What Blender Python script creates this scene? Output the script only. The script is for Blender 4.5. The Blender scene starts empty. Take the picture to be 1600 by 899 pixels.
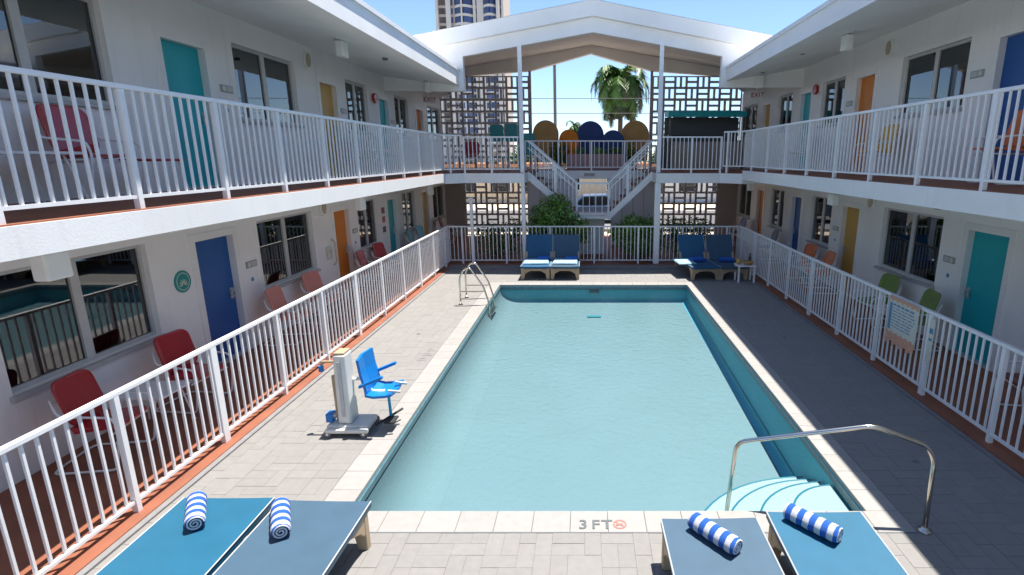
import bpy, math, random
from mathutils import Vector, Matrix
random.seed(7)
PI = math.pi
scn = bpy.context.scene
COL = scn.collection

# ---------------------------------------------------------------- camera
cam_d = bpy.data.cameras.new("camera")
cam = bpy.data.objects.new("camera", cam_d)
COL.objects.link(cam)
cam.location = (0, 0, 3.2)
cam.rotation_euler = (math.radians(90 - 13.50), 0, 0)
cam_d.sensor_width = 36
cam_d.lens = 850 / 1600 * 36
cam_d.shift_x = -(915 - 800) / 1600
cam_d.clip_start = 0.05
cam_d.clip_end = 3000
scn.camera = cam

# ---------------------------------------------------------------- world, sun, exposure
SUN_DIR = Vector((0.20, 0.17, 1.0)).normalized()
elev = math.asin(SUN_DIR.z)
azim = math.atan2(SUN_DIR.x, SUN_DIR.y)
w = bpy.data.worlds.new("World")
scn.world = w
w.use_nodes = True
nt = w.node_tree
bg = nt.nodes["Background"]
sky = nt.nodes.new("ShaderNodeTexSky")
sky.sky_type = 'NISHITA'
sky.sun_disc = False
sky.sun_elevation = elev
sky.sun_rotation = azim
sky.air_density = 0.75
sky.dust_density = 0.2
sky.ozone_density = 4.0
nt.links.new(sky.outputs[0], bg.inputs[0])
bg.inputs[1].default_value = 0.10
sun_d = bpy.data.lights.new("sun", 'SUN')
sun_d.energy = 4.2
sun_d.angle = math.radians(0.5)
sun_d.color = (1.0, 0.95, 0.88)
sun = bpy.data.objects.new("sun", sun_d)
COL.objects.link(sun)
sun.rotation_euler = (-SUN_DIR).to_track_quat('-Z', 'Y').to_euler()
sun.location = (5, 5, 30)
scn.view_settings.view_transform = 'Standard'
scn.view_settings.look = 'None'
scn.view_settings.exposure = 1.27
scn.view_settings.gamma = 1
scn.render.engine = 'CYCLES'
scn.cycles.max_bounces = 10
scn.cycles.diffuse_bounces = 8
scn.cycles.transparent_max_bounces = 16
scn.cycles.caustics_reflective = False
scn.cycles.caustics_refractive = False

# ---------------------------------------------------------------- materials
def mat(name, col, rough=0.6, var=0.08, scale=3.0, bump=0.0, bscale=60.0, metal=0.0, spec=0.5, island=0.0, objvar=0.0, stain=None, coat=0.0):
    m = bpy.data.materials.new(name); m.use_nodes = True
    t = m.node_tree; b = t.nodes["Principled BSDF"]
    b.inputs["Roughness"].default_value = rough
    b.inputs["Metallic"].default_value = metal
    b.inputs["Specular IOR Level"].default_value = spec
    if coat: b.inputs["Coat Weight"].default_value = coat
    tc = t.nodes.new("ShaderNodeTexCoord")
    geo = t.nodes.new("ShaderNodeNewGeometry")
    n = t.nodes.new("ShaderNodeTexNoise"); n.inputs["Scale"].default_value = scale; n.inputs["Detail"].default_value = 5
    t.links.new(geo.outputs["Position"], n.inputs["Vector"])
    mr = t.nodes.new("ShaderNodeMapRange")
    mr.inputs[1].default_value = 0.3; mr.inputs[2].default_value = 0.7
    mr.inputs[3].default_value = 1 - var; mr.inputs[4].default_value = 1 + var
    t.links.new(n.outputs[0], mr.inputs[0])
    fac = mr.outputs[0]
    def mulmap(src, amp, fac):
        q = t.nodes.new("ShaderNodeMapRange"); q.inputs[3].default_value = 1 - amp; q.inputs[4].default_value = 1 + amp
        t.links.new(src, q.inputs[0])
        k = t.nodes.new("ShaderNodeMath"); k.operation = 'MULTIPLY'
        t.links.new(q.outputs[0], k.inputs[0]); t.links.new(fac, k.inputs[1]); return k.outputs[0]
    if island: fac = mulmap(geo.outputs["Random Per Island"], island, fac)
    if objvar:
        oi = t.nodes.new("ShaderNodeObjectInfo"); fac = mulmap(oi.outputs["Random"], objvar, fac)
    mx = t.nodes.new("ShaderNodeVectorMath"); mx.operation = 'SCALE'
    mx.inputs[0].default_value = col[:3]
    t.links.new(fac, mx.inputs["Scale"])
    out = mx.outputs[0]
    if stain:
        n2 = t.nodes.new("ShaderNodeTexNoise"); n2.inputs["Scale"].default_value = stain[1]; n2.inputs["Detail"].default_value = 8; n2.inputs["Roughness"].default_value = 0.65
        t.links.new(geo.outputs["Position"], n2.inputs["Vector"])
        r2 = t.nodes.new("ShaderNodeMapRange"); r2.inputs[1].default_value = 0.52; r2.inputs[2].default_value = 0.75; r2.inputs[3].default_value = 0; r2.inputs[4].default_value = stain[2]
        t.links.new(n2.outputs[0], r2.inputs[0])
        mm = t.nodes.new("ShaderNodeMix"); mm.data_type = 'RGBA'
        t.links.new(r2.outputs[0], mm.inputs[0]); t.links.new(out, mm.inputs[6]); mm.inputs[7].default_value = (*stain[0], 1)
        out = mm.outputs[2]
    t.links.new(out, b.inputs["Base Color"])
    if bump:
        n3 = t.nodes.new("ShaderNodeTexNoise"); n3.inputs["Scale"].default_value = bscale; n3.inputs["Detail"].default_value = 4
        t.links.new(geo.outputs["Position"], n3.inputs["Vector"])
        bp = t.nodes.new("ShaderNodeBump"); bp.inputs["Strength"].default_value = bump; bp.inputs["Distance"].default_value = 0.01
        t.links.new(n3.outputs[0], bp.inputs["Height"]); t.links.new(bp.outputs[0], b.inputs["Normal"])
    return m

M = {}
M['wall'] = mat("white stucco", (.82, .81, .79), .8, .04, .8, .12, 45, stain=((.6, .58, .55), .7, .2))
def streaks(m, amt, col):
    t = m.node_tree; b = t.nodes["Principled BSDF"]; src = b.inputs["Base Color"].links[0].from_socket
    geo = t.nodes.new("ShaderNodeNewGeometry"); mp = t.nodes.new("ShaderNodeVectorMath"); mp.operation = 'MULTIPLY'; mp.inputs[1].default_value = (7, 7, .45)
    t.links.new(geo.outputs["Position"], mp.inputs[0]); n = t.nodes.new("ShaderNodeTexNoise"); n.inputs["Scale"].default_value = 1.0; n.inputs["Detail"].default_value = 7; n.inputs["Roughness"].default_value = .7
    t.links.new(mp.outputs[0], n.inputs["Vector"]); mr = t.nodes.new("ShaderNodeMapRange"); mr.inputs[1].default_value = .55; mr.inputs[2].default_value = .8; mr.inputs[3].default_value = 0; mr.inputs[4].default_value = amt
    t.links.new(n.outputs[0], mr.inputs[0]); mx = t.nodes.new("ShaderNodeMix"); mx.data_type = 'RGBA'; mx.inputs[7].default_value = (*col, 1)
    t.links.new(mr.outputs[0], mx.inputs[0]); t.links.new(src, mx.inputs[6]); t.links.new(mx.outputs[2], b.inputs["Base Color"])
streaks(M['wall'], .32, (.50, .47, .43))
M['trim'] = mat("white trim paint", (.78, .78, .77), .5, .03, 2)
M['soffit'] = mat("white soffit paint", (.83, .82, .80), .8, .05, .9, .1, 30, stain=((.66, .63, .58), .5, .2))
M['pav_soffit'] = mat("taupe soffit board", (.80, .75, .70), .8, .06, 1.2)
M['rail'] = mat("white rail enamel", (.80, .80, .80), .35, .03, 6)
M['redfloor'] = mat("terracotta painted concrete", (.26, .09, .048), .6, .16, 2.5, .2, 80, stain=((.17, .068, .045), 1.3, .5))
M['paver'] = mat("pale concrete paver", (.215, .206, .195), .8, .05, 14, .35, 120, island=.035, objvar=.035, stain=((.19, .182, .17), .8, .25))
M['joint'] = mat("sandy joint", (.20, .194, .186), .9, .1, 30)
M['coping'] = mat("pale coping stone", (.29, .278, .262), .7, .05, 12, .3, 90, island=.03, objvar=.04)
M['kerb'] = mat("grey concrete kerb", (.20, .195, .195), .8, .1, 8, .2, 60)
M['dirt'] = mat("grey ground concrete", (.28, .27, .25), .9, .15, .6)
M['asphalt'] = mat("faded asphalt", (.11, .105, .10), .9, .15, 4)
M['poolfloor'] = mat("pool plaster", (.225, .262, .272), .7, .03, 1.2, stain=((.19, .235, .26), .6, .35))
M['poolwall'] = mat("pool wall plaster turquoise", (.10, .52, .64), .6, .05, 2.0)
M['poolstep'] = mat("pool step plaster", (.47, .44, .42), .7, .03, 2)
M['bandtile'] = mat('grey blue waterline tile', (.10, .16, .18), .4, .25, 12)
M['tileline'] = mat("blue step edge tile", (.03, .2, .27), .4, .1, 20)
M['alum'] = mat("aluminium window frame", (.50, .50, .49), .4, .05, 8)
M['dkalum'] = mat("grey sill", (.42, .42, .42), .5, .05, 8)  # flat grey for the sills, a little darker than the frames
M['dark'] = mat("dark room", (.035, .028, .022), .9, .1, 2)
M['curtain'] = mat("grey curtain", (.33, .32, .31), .9, .1, 6)
M['steel'] = mat("polished stainless", (.62, .57, .50), .18, .05, 8, metal=1.0)
M['chrome'] = mat("satin nickel", (.65, .65, .66), .3, .05, 20, metal=1.0)
M['blue'] = mat("door navy blue", (.006, .085, .31), .45, .05, 3)
M['teal'] = mat("door teal", (.0, .37, .42), .45, .05, 3)
M['tan'] = mat("door mustard", (.55, .33, .08), .5, .05, 3)
M['orange'] = mat("door orange", (.62, .19, .015), .5, .05, 3)
M['redmetal'] = mat("red enamel", (.36, .008, .015), .3, .06, 6, coat=.4)
M['salmon'] = mat("salmon enamel", (.60, .22, .17), .4, .06, 6)
M['orangemetal'] = mat("orange enamel", (.62, .14, .03), .35, .06, 6)
M['green'] = mat("olive green enamel", (.16, .24, .05), .45, .08, 6)
M['tealmetal'] = mat("teal enamel", (.02, .27, .30), .4, .06, 6)
M['yellowmetal'] = mat("yellow enamel", (.70, .38, .03), .4, .06, 6)
M['navymetal'] = mat("navy enamel", (.04, .06, .14), .4, .06, 6)
M['greymetal'] = mat("pale grey enamel", (.50, .50, .48), .4, .06, 6)
M['maroon'] = mat("maroon enamel", (.16, .02, .03), .4, .06, 6)
M['slingblue'] = mat("blue vinyl sling", (.004, .098, .18), .5, .07, 5, .3, 300)
M['slingslate'] = mat("slate vinyl sling", (.038, .088, .14), .55, .08, 5, .3, 300)
M['slingback'] = mat("deep blue sling", (.012, .09, .19), .6, .06, 5, .3, 300)
M['piping'] = mat("pale piping", (.40, .42, .44), .6, .05, 10)
M['resin'] = mat("tan resin", (.40, .31, .20), .55, .08, 8)
M['towelblue'] = mat("blue terry", (.02, .13, .50), .95, .12, 40, .8, 400)
M['towelpale'] = mat("pale blue terry", (.30, .50, .62), .95, .2, 14, .8, 300)
M['beige'] = mat("beige lift cover", (.72, .71, .66), .5, .06, 6)
M['liftblue'] = mat("lift seat blue", (.0, .17, .50), .4, .05, 8)
M['liftblue2'] = mat("light blue strap", (.02, .32, .55), .5, .05, 8)
M['black'] = mat("black rubber", (.02, .02, .02), .7, .1, 10)
M['breeze'] = mat("breeze block concrete", (.44, .42, .43), .85, .1, 6, .3, 60, objvar=.08)
M['purple'] = mat("mauve post paint", (.36, .28, .33), .6, .06, 4)
M['endwall'] = mat("taupe end wall", (.42, .37, .34), .8, .05, 2)
M['tread'] = mat("red brown tread", (.22, .07, .05), .7, .1, 6)
M['foliage'] = mat("glossy leaf", (.12, .24, .035), .5, .2, 3, island=.5)
M['foliage2'] = mat("hedge leaf", (.065, .14, .028), .5, .2, 3, island=.5)
M['bark'] = mat("bark", (.12, .085, .06), .9, .2, 10, .5, 30)
M['palmleaf'] = mat("palm leaf", (.07, .155, .02), .5, .2, 2, island=.4)
M['palmdry'] = mat("dry palm leaf", (.055, .065, .022), .7, .25, 2, island=.45)
M['disctan'] = mat("ochre canvas", (.46, .27, .10), .8, .08, 4)
M['discblue'] = mat("navy canvas", (.03, .065, .20), .8, .06, 4)
M['discorange'] = mat("orange canvas", (.75, .22, .02), .8, .06, 4)
M['pink'] = mat("dusty pink render", (.42, .28, .28), .8, .06, 3)
M['cream'] = mat("cream render", (.62, .52, .38), .8, .06, 2)
M['rust'] = mat("rust orange trim", (.50, .22, .10), .8, .1, 3)
M['towertan'] = mat("tower tan render", (.58, .47, .39), .8, .05, .3)
M['towerpale'] = mat("tower pale band", (.72, .65, .57), .8, .05, .3)
M['towerglass'] = mat("tower blue glass", (.07, .10, .22), .15, .2, .2, objvar=.3)
M['towerbrown'] = mat("tower brown glass", (.13, .09, .07), .3, .2, .2, objvar=.3)
M['signred'] = mat("sign red", (.40, .03, .03), .5, .05, 8)
M['signteal'] = mat("sign teal", (.0, .26, .24), .45, .05, 8)
M['signpale'] = mat("sign pale print", (.58, .60, .52), .5, .06, 8)
M['signgrey'] = mat("plaque grey green", (.30, .33, .30), .5, .06, 8)
M['signpeach'] = mat("sign peach", (.60, .33, .22), .5, .12, 25)
M['ink'] = mat("sign ink", (.10, .11, .12), .6, .05, 8)
M['inkred'] = mat("red print", (.48, .16, .13), .6, .05, 8)
M['inkblue'] = mat("blue print", (.08, .25, .40), .6, .05, 8)
M['lampwhite'] = mat("white lamp housing", (.78, .78, .76), .4, .03, 8)
M['lampdome'] = mat("amber lamp dome", (.45, .38, .28), .4, .05, 8)
M['carwhite'] = mat("car paint pale blue", (.08, .13, .22), .25, .03, 3, coat=.6)
M['glassdark'] = mat("dark glass", (.02, .025, .03), .08, .1, 2)
M['wood'] = mat("honey wood", (.40, .22, .07), .5, .2, 20)
M['wire'] = mat("wire", (.03, .03, .035), .6, .0, 1)
M['poleconc'] = mat("utility pole", (.17, .16, .16), .8, .1, 2)
M['pot'] = mat("white pot", (.65, .65, .63), .6, .05, 4)
M['partition'] = mat("pale lavender partition", (.72, .70, .73), .6, .05, 2)
M['grass'] = mat("verge", (.06, .10, .03), .9, .3, 2)

def glass_mat(name, tint, ior, rough=0.02):
    m = bpy.data.materials.new(name); m.use_nodes = True; t = m.node_tree
    for n in list(t.nodes): t.nodes.remove(n)
    o = t.nodes.new("ShaderNodeOutputMaterial"); mx = t.nodes.new("ShaderNodeMixShader")
    tr = t.nodes.new("ShaderNodeBsdfTransparent"); tr.inputs[0].default_value = (*tint, 1)
    gl = t.nodes.new("ShaderNodeBsdfGlossy"); gl.inputs["Roughness"].default_value = rough; gl.inputs[0].default_value = (.9, .93, .95, 1)
    fr = t.nodes.new("ShaderNodeFresnel"); fr.inputs[0].default_value = ior
    t.links.new(fr.outputs[0], mx.inputs[0]); t.links.new(tr.outputs[0], mx.inputs[1]); t.links.new(gl.outputs[0], mx.inputs[2]); t.links.new(mx.outputs[0], o.inputs[0])
    return m, t, fr, gl
M['glass'] = glass_mat("window glass", (.55, .60, .60), 2.1)[0]
wm, wt, wf, wg = glass_mat("pool water", (.71, .88, .92), 1.33, 0.02)
M['water'] = wm
g_ = wt.nodes.new("ShaderNodeNewGeometry")
wn = wt.nodes.new("ShaderNodeTexNoise"); wn.inputs["Scale"].default_value = 9.0; wn.inputs["Detail"].default_value = 5; wn.inputs["Distortion"].default_value = .6
wt.links.new(g_.outputs["Position"], wn.inputs["Vector"])
wb = wt.nodes.new("ShaderNodeBump"); wb.inputs["Strength"].default_value = 0.55; wb.inputs["Distance"].default_value = 0.03
wt.links.new(wn.outputs[0], wb.inputs["Height"])
wt.links.new(wb.outputs[0], wf.inputs["Normal"]); wt.links.new(wb.outputs[0], wg.inputs["Normal"])

def stripe_mat(name, a, b, period):
    m = mat(name, (1, 1, 1), .95, .0, 30, .9, 420); t = m.node_tree; bs = t.nodes["Principled BSDF"]
    tc = t.nodes.new("ShaderNodeTexCoord"); sp = t.nodes.new("ShaderNodeSeparateXYZ"); t.links.new(tc.outputs["Object"], sp.inputs[0])
    n = t.nodes.new("ShaderNodeTexNoise"); n.inputs["Scale"].default_value = 30; t.links.new(tc.outputs["Object"], n.inputs[0])
    ad = t.nodes.new("ShaderNodeMath"); ad.operation = 'MULTIPLY_ADD'; ad.inputs[1].default_value = .012; t.links.new(n.outputs[0], ad.inputs[0]); t.links.new(sp.outputs[0], ad.inputs[2])
    ml = t.nodes.new("ShaderNodeMath"); ml.operation = 'DIVIDE'; ml.inputs[1].default_value = period; t.links.new(ad.outputs[0], ml.inputs[0])
    fr = t.nodes.new("ShaderNodeMath"); fr.operation = 'FRACT'; t.links.new(ml.outputs[0], fr.inputs[0])
    gt = t.nodes.new("ShaderNodeMath"); gt.operation = 'GREATER_THAN'; gt.inputs[1].default_value = .5; t.links.new(fr.outputs[0], gt.inputs[0])
    mx = t.nodes.new("ShaderNodeMix"); mx.data_type = 'RGBA'; mx.inputs[6].default_value = (*a, 1); mx.inputs[7].default_value = (*b, 1); t.links.new(gt.outputs[0], mx.inputs[0])
    for l in list(bs.inputs["Base Color"].links): t.links.remove(l)
    t.links.new(mx.outputs[2], bs.inputs["Base Color"])
    return m
M['towelend'] = mat('white terry', (.6, .6, .64), .95, .1, 40)
M['towel'] = stripe_mat("striped terry", (.02, .12, .48), (.62, .62, .66), .094)

# ---------------------------------------------------------------- mesh builder
class MB:
    def __init__(s): s.v = []; s.f = []; s.sm = False
    def add(s, vs, fs):
        o = len(s.v); s.v += [tuple(p) for p in vs]; s.f += [tuple(i + o for i in f) for f in fs]; return s
    def box(s, x0, x1, y0, y1, z0, z1):
        if x0 > x1: x0, x1 = x1, x0
        if y0 > y1: y0, y1 = y1, y0
        return s.add([(x0, y0, z0), (x1, y0, z0), (x1, y1, z0), (x0, y1, z0), (x0, y0, z1), (x1, y0, z1), (x1, y1, z1), (x0, y1, z1)],
                     [(0, 3, 2, 1), (4, 5, 6, 7), (0, 1, 5, 4), (1, 2, 6, 5), (2, 3, 7, 6), (3, 0, 4, 7)])
    def bar(s, a, b, w, h, up=(0, 0, 1)):
        a = Vector(a); b = Vector(b); d = (b - a).normalized(); u = Vector(up)
        r = d.cross(u).normalized(); u = r.cross(d)
        p = []
        for q in (a, b):
            for sx, sz in ((-1, -1), (1, -1), (1, 1), (-1, 1)): p.append(q + r * (sx * w / 2) + u * (sz * h / 2))
        return s.add(p, [(0, 1, 2, 3), (7, 6, 5, 4), (0, 4, 5, 1), (1, 5, 6, 2), (2, 6, 7, 3), (3, 7, 4, 0)])
    def quad(s, *p): return s.add(p, [tuple(range(len(p)))])
    def prism(s, poly, a0, a1, axis='z'):
        n = len(poly)
        def pt(p, a): return {'z': (p[0], p[1], a), 'y': (p[0], a, p[1]), 'x': (a, p[0], p[1])}[axis]
        vs = [pt(p, a0) for p in poly] + [pt(p, a1) for p in poly]
        fs = [tuple(range(n))[::-1], tuple(range(n, 2 * n))] + [(i, (i + 1) % n, n + (i + 1) % n, n + i) for i in range(n)]
        return s.add(vs, fs)
    def tube(s, path, r, n=8, caps=True):
        path = [Vector(p) for p in path]; rs = r if isinstance(r, (list, tuple)) else [r] * len(path)
        vs = []; prev = None
        for i, p in enumerate(path):
            if i == 0: d = path[1] - path[0]
            elif i == len(path) - 1: d = path[-1] - path[-2]
            else: d = (path[i + 1] - p).normalized() + (p - path[i - 1]).normalized()
            d.normalize()
            if prev is None:
                u = Vector((0, 0, 1)) if abs(d.z) < .9 else Vector((1, 0, 0))
                u = (u - d * u.dot(d)).normalized()
            else:
                u = (prev - d * prev.dot(d)).normalized()
            prev = u; w_ = d.cross(u)
            for k in range(n):
                a = 2 * PI * k / n; vs.append(p + (u * math.cos(a) + w_ * math.sin(a)) * rs[i])
        fs = []
        for i in range(len(path) - 1):
            for k in range(n):
                fs.append((i * n + k, i * n + (k + 1) % n, (i + 1) * n + (k + 1) % n, (i + 1) * n + k))
        if caps: fs += [tuple(range(n))[::-1], tuple(range((len(path) - 1) * n, len(path) * n))]
        return s.add(vs, fs)
    def lathe(s, prof, c=(0, 0, 0), n=16):
        vs = []; fs = []
        for r, z in prof:
            for k in range(n): vs.append((c[0] + r * math.cos(2 * PI * k / n), c[1] + r * math.sin(2 * PI * k / n), c[2] + z))
        for i in range(len(prof) - 1):
            for k in range(n): fs.append((i * n + k, i * n + (k + 1) % n, (i + 1) * n + (k + 1) % n, (i + 1) * n + k))
        fs += [tuple(range(n))[::-1], tuple(range((len(prof) - 1) * n, len(prof) * n))]
        return s.add(vs, fs)
    def xf(s, m): s.v = [tuple(m @ Vector(p)) for p in s.v]; return s
    def mesh(s, name, m):
        me = bpy.data.meshes.new(name); me.from_pydata(s.v, [], s.f); me.update()
        if m: me.materials.append(M[m] if isinstance(m, str) else m)
        if s.sm:
            me.polygons.foreach_set("use_smooth", [True] * len(me.polygons))
        return me

def fillet(pts, r, n=5):
    pts = [Vector(p) for p in pts]; out = [pts[0]]
    for i in range(1, len(pts) - 1):
        p = pts[i]; a = pts[i - 1] - p; b = pts[i + 1] - p
        q = min(r, a.length * .45, b.length * .45); A = p + a.normalized() * q; B = p + b.normalized() * q
        for k in range(n + 1):
            t = k / n; out.append(A * (1 - t) ** 2 + p * 2 * t * (1 - t) + B * t * t)
    out.append(pts[-1]); return out

def rrect(w, h, r, n=5):
    out = []
    for cx, cy, a0 in ((w / 2 - r, h / 2 - r, 0), (-w / 2 + r, h / 2 - r, 90), (-w / 2 + r, -h / 2 + r, 180), (w / 2 - r, -h / 2 + r, 270)):
        for k in range(n + 1):
            a = math.radians(a0 + 90 * k / n); out.append((cx + r * math.cos(a), cy + r * math.sin(a)))
    return out

def P(name, mb, m, parent=None, label=None, kind=None, bevel=0, smooth=False):
    if isinstance(mb, MB): mb.sm = smooth
    me = mb.mesh(name, m) if isinstance(mb, MB) else mb
    o = bpy.data.objects.new(name, me); COL.objects.link(o)
    if parent is not None: o.parent = parent
    if label: o['label'] = label
    if kind: o['kind'] = kind
    if bevel:
        b = o.modifiers.new("bevel", 'BEVEL'); b.width = bevel; b.segments = 2; b.limit_method = 'ANGLE'; b.angle_limit = math.radians(40)
    return o
def S(name, mb, m, **k): return P(name, mb, m, None, kind='structure', **k)
def tag(o, label, cat, group=None):
    o['label'] = label; o['category'] = cat
    if group: o['group'] = group
    return o
def T(name, label, cat, loc=(0, 0, 0), rz=0, group=None):
    o = bpy.data.objects.new(name, None); o.empty_display_size = .2; COL.objects.link(o)
    o.location = loc; o.rotation_euler = (0, 0, rz)
    return tag(o, label, cat, group)
def SE(name):
    o = bpy.data.objects.new(name, None); COL.objects.link(o); o['kind'] = 'structure'; return o
def copy_tree(o, parent=None, recolor=None):
    c = o.copy(); COL.objects.link(c)
    if parent is not None: c.parent = parent
    for ch in list(o.children): copy_tree(ch, c, recolor)
    return c
def dup(o, loc, rz, label, group=None):
    c = copy_tree(o); c.location = loc; c.rotation_euler = (0, 0, rz); c['label'] = label
    if group: c['group'] = group
    return c

# ================================================================ SETTING: ground, street
g = MB()
for x0, x1, y0, y1 in ((-400, -4.2, -60, 26), (4.7, 400, -60, 26), (-4.2, 4.7, -60, -3), (-4.2, 4.7, 16.3, 26), (-400, 400, 34, 900)):
    g.quad((x0, y0, -.06), (x1, y0, -.06), (x1, y1, -.06), (x0, y1, -.06))
S('ground', g, 'dirt')
g = MB(); g.quad((-400, 26, -.06), (400, 26, -.06), (400, 34, -.06), (-400, 34, -.06)); S('street', g, 'asphalt')
g = MB(); g.box(-60, 60, 24.2, 26, -.2, .07); S('pavement', g, 'kerb')
g = MB(); g.quad((-40, 22.6, -.05), (40, 22.6, -.05), (40, 24.2, -.05), (-40, 24.2, -.05)); g.quad((-40, 34.5, -.05), (40, 34.5, -.05), (40, 39.8, -.05), (-40, 39.8, -.05)); S('forecourt', g, 'cream')

# ---------------------------------------------------------------- pool basin
PX0, PX1, PY0, PY1 = -2.2, 2.6, 4.42, 13.58
WZ = -.10
CW_ = .30
def fz(y): return -.80 + (y - PY0) / (PY1 - PY0) * .36
pool = SE('swimming_pool')
b = MB(); b.quad((PX0, PY0, fz(PY0)), (PX1, PY0, fz(PY0)), (PX1, PY1, fz(PY1)), (PX0, PY1, fz(PY1)))
P('pool_floor', b, 'poolfloor', pool)
b = MB()
for (xa, ya), (xb, yb) in (((PX0, PY0), (PX1, PY0)), ((PX1, PY0), (PX1, PY1)), ((PX1, PY1), (PX0, PY1)), ((PX0, PY1), (PX0, PY0))):
    b.quad((xa, ya, fz(ya)), (xb, yb, fz(yb)), (xb, yb, -.03), (xa, ya, -.03))
P('pool_wall', b, 'poolwall', pool)
for x0, x1, y0, y1 in ((PX0, PX1, PY1 - .012, PY1 - .002), (PX0 + .002, PX0 + .012, PY0, PY1 - .012), (PX1 - .012, PX1 - .002, PY0, PY1 - .012)):
    P('waterline_tile', MB().box(x0, x1, y0, y1, -.115, -.045), 'bandtile', pool)
P('expansion_joint', MB().box(PX0 - .3, PX1 + .3, PY0 - CW_ - .012, PY0 - CW_ + .004, -.02, .0135), 'ink', pool)
cv = MB(); nseg = 10
def cove(y):
    f = fz(y); out = []
    for q in range(nseg + 1):
        t = q / nseg * PI / 2; out.append((PX0 + .012 + .50 * (1 - math.cos(t)), y, f + .002 + (-.14 - f) * (1 - math.sin(t))))
    return out
ra, rb = cove(PY0 + .004), cove(PY1 - .014)
cv.v = ra + rb; cv.f = [(q, q + 1, nseg + 2 + q, nseg + 1 + q) for q in range(nseg)]
P('cove', cv, 'poolfloor', pool, smooth=True)
for nm_, base in (('x', None), ('y', None)):  # added right and back strips: turquoise laid over the floor's shadow, turning it teal
    shade_cove = MB(); R0 = .105 if nm_ == 'x' else .065
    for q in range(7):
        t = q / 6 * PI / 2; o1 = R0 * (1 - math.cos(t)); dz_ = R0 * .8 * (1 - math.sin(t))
        if nm_ == 'x': shade_cove.v += [(PX1 - .013 - o1, PY0 + .004, fz(PY0) + .003 + dz_), (PX1 - .013 - o1, PY1 - .014, fz(PY1) + .003 + dz_)]
        else: shade_cove.v += [(PX0 + .02, PY1 - .013 - o1, fz(PY1) + .004 + dz_), (PX1 - .014, PY1 - .013 - o1, fz(PY1) + .004 + dz_)]
    shade_cove.f = [(2 * q, 2 * q + 1, 2 * q + 3, 2 * q + 2) for q in range(6)]
    P('cove', shade_cove, 'poolwall', pool, smooth=True)
# fan steps in the near right corner
for k in range(4):
    rx = 1.52 - k * .31; ry = 1.34 - k * .23
    top = -.50 + k * .115
    cx, cy = PX1 - .02, PY0 + .005
    arc = [(cx - rx * math.cos(t) , cy + ry * math.sin(t)) for t in [i / 14 * PI * .5 for i in range(15)]]
    poly = [(cx, cy)] + arc[:]
    st = P('pool_step', MB().prism(poly, -.84, top), 'poolstep', pool)
    P('edge_tile', MB().tube([(x, y, top - .004) for x, y in arc], .012, 6), 'tileline', st)
dr = MB(); dr.box(.04, .36, 12.3, 12.42, fz(12.3) - .02, fz(12.3) + .02); P('drain', dr, 'tealmetal', pool)
sk = MB(); sk.box(.1, .35, PY1 - .02, PY1 - .004, -.2, -.12); P('skimmer', sk, 'ink', pool)
# coping stones
def chamfer_box(x0, x1, y0, y1, z0, z1, c=.006):
    m = MB()
    m.add([(x0, y0, z0), (x1, y0, z0), (x1, y1, z0), (x0, y1, z0), (x0, y0, z1 - c), (x1, y0, z1 - c), (x1, y1, z1 - c), (x0, y1, z1 - c),
           (x0 + c, y0 + c, z1), (x1 - c, y0 + c, z1), (x1 - c, y1 - c, z1), (x0 + c, y1 - c, z1)],
          [(0, 1, 5, 4), (1, 2, 6, 5), (2, 3, 7, 6), (3, 0, 4, 7), (4, 5, 9, 8), (5, 6, 10, 9), (6, 7, 11, 10), (7, 4, 8, 11), (8, 9, 10, 11)])
    return m
CW = .30
def coping(x0, x1, y0, y1):
    P('coping_stone', chamfer_box(x0 + .0012, x1 - .0012, y0 + .0012, y1 - .0012, -.05, .012 + random.uniform(-.0008, .0008), .004), 'coping', pool)
n = 16
for k in range(n):
    a = PX0 - CW + k * (PX1 - PX0 + 2 * CW) / n; bb = PX0 - CW + (k + 1) * (PX1 - PX0 + 2 * CW) / n
    coping(a, bb, PY0 - CW, PY0); coping(a, bb, PY1, PY1 + CW)
n = 28
for k in range(n):
    a = PY0 + k * (PY1 - PY0) / n; bb = PY0 + (k + 1) * (PY1 - PY0) / n
    coping(PX0 - CW, PX0, a, bb); coping(PX1, PX1 + CW, a, bb)
# lettering on coping: 3 FT + round no diving mark
def text_mesh(name, txt, size, m, parent, loc, rot, ext=.001, label=None):
    cu = bpy.data.curves.new(name, 'FONT'); cu.body = txt; cu.size = size; cu.extrude = ext; cu.offset = size * .012
    cu.space_character = 1.1
    ob = bpy.data.objects.new(name, cu); COL.objects.link(ob)
    dg = bpy.context.evaluated_depsgraph_get()
    me = bpy.data.meshes.new_from_object(ob.evaluated_get(dg)); bpy.data.objects.remove(ob)
    me.materials.clear(); me.materials.append(M[m])
    o = bpy.data.objects.new(name, me); COL.objects.link(o); o.location = loc; o.rotation_euler = rot
    if parent is not None: o.parent = parent
    return o
text_mesh('depth_lettering', "3", .17, 'ink', pool, (-.065, 4.165, .0155), (0, 0, 0))
text_mesh('depth_lettering', "FT", .17, 'ink', pool, (.05, 4.165, .0155), (0, 0, 0))
b = MB(); cxm, cym, rm = .305, 4.225, .062
ring = []
for i in range(24):
    a0 = 2 * PI * i / 24; a1 = 2 * PI * (i + 1) / 24
    b.quad(*[(cxm + r * math.cos(a), cym + r * math.sin(a), .0162) for r, a in ((rm, a0), (rm, a1), (rm - .016, a1), (rm - .016, a0))])
b.bar((cxm - .04, cym + .035, .0168), (cxm + .04, cym - .035, .0168), .012, .001)
b.bar((cxm - .035, cym - .012, .0175), (cxm + .025, cym + .008, .0175), .02, .001)
P('no_diving_mark', b, 'inkred', pool)
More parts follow.
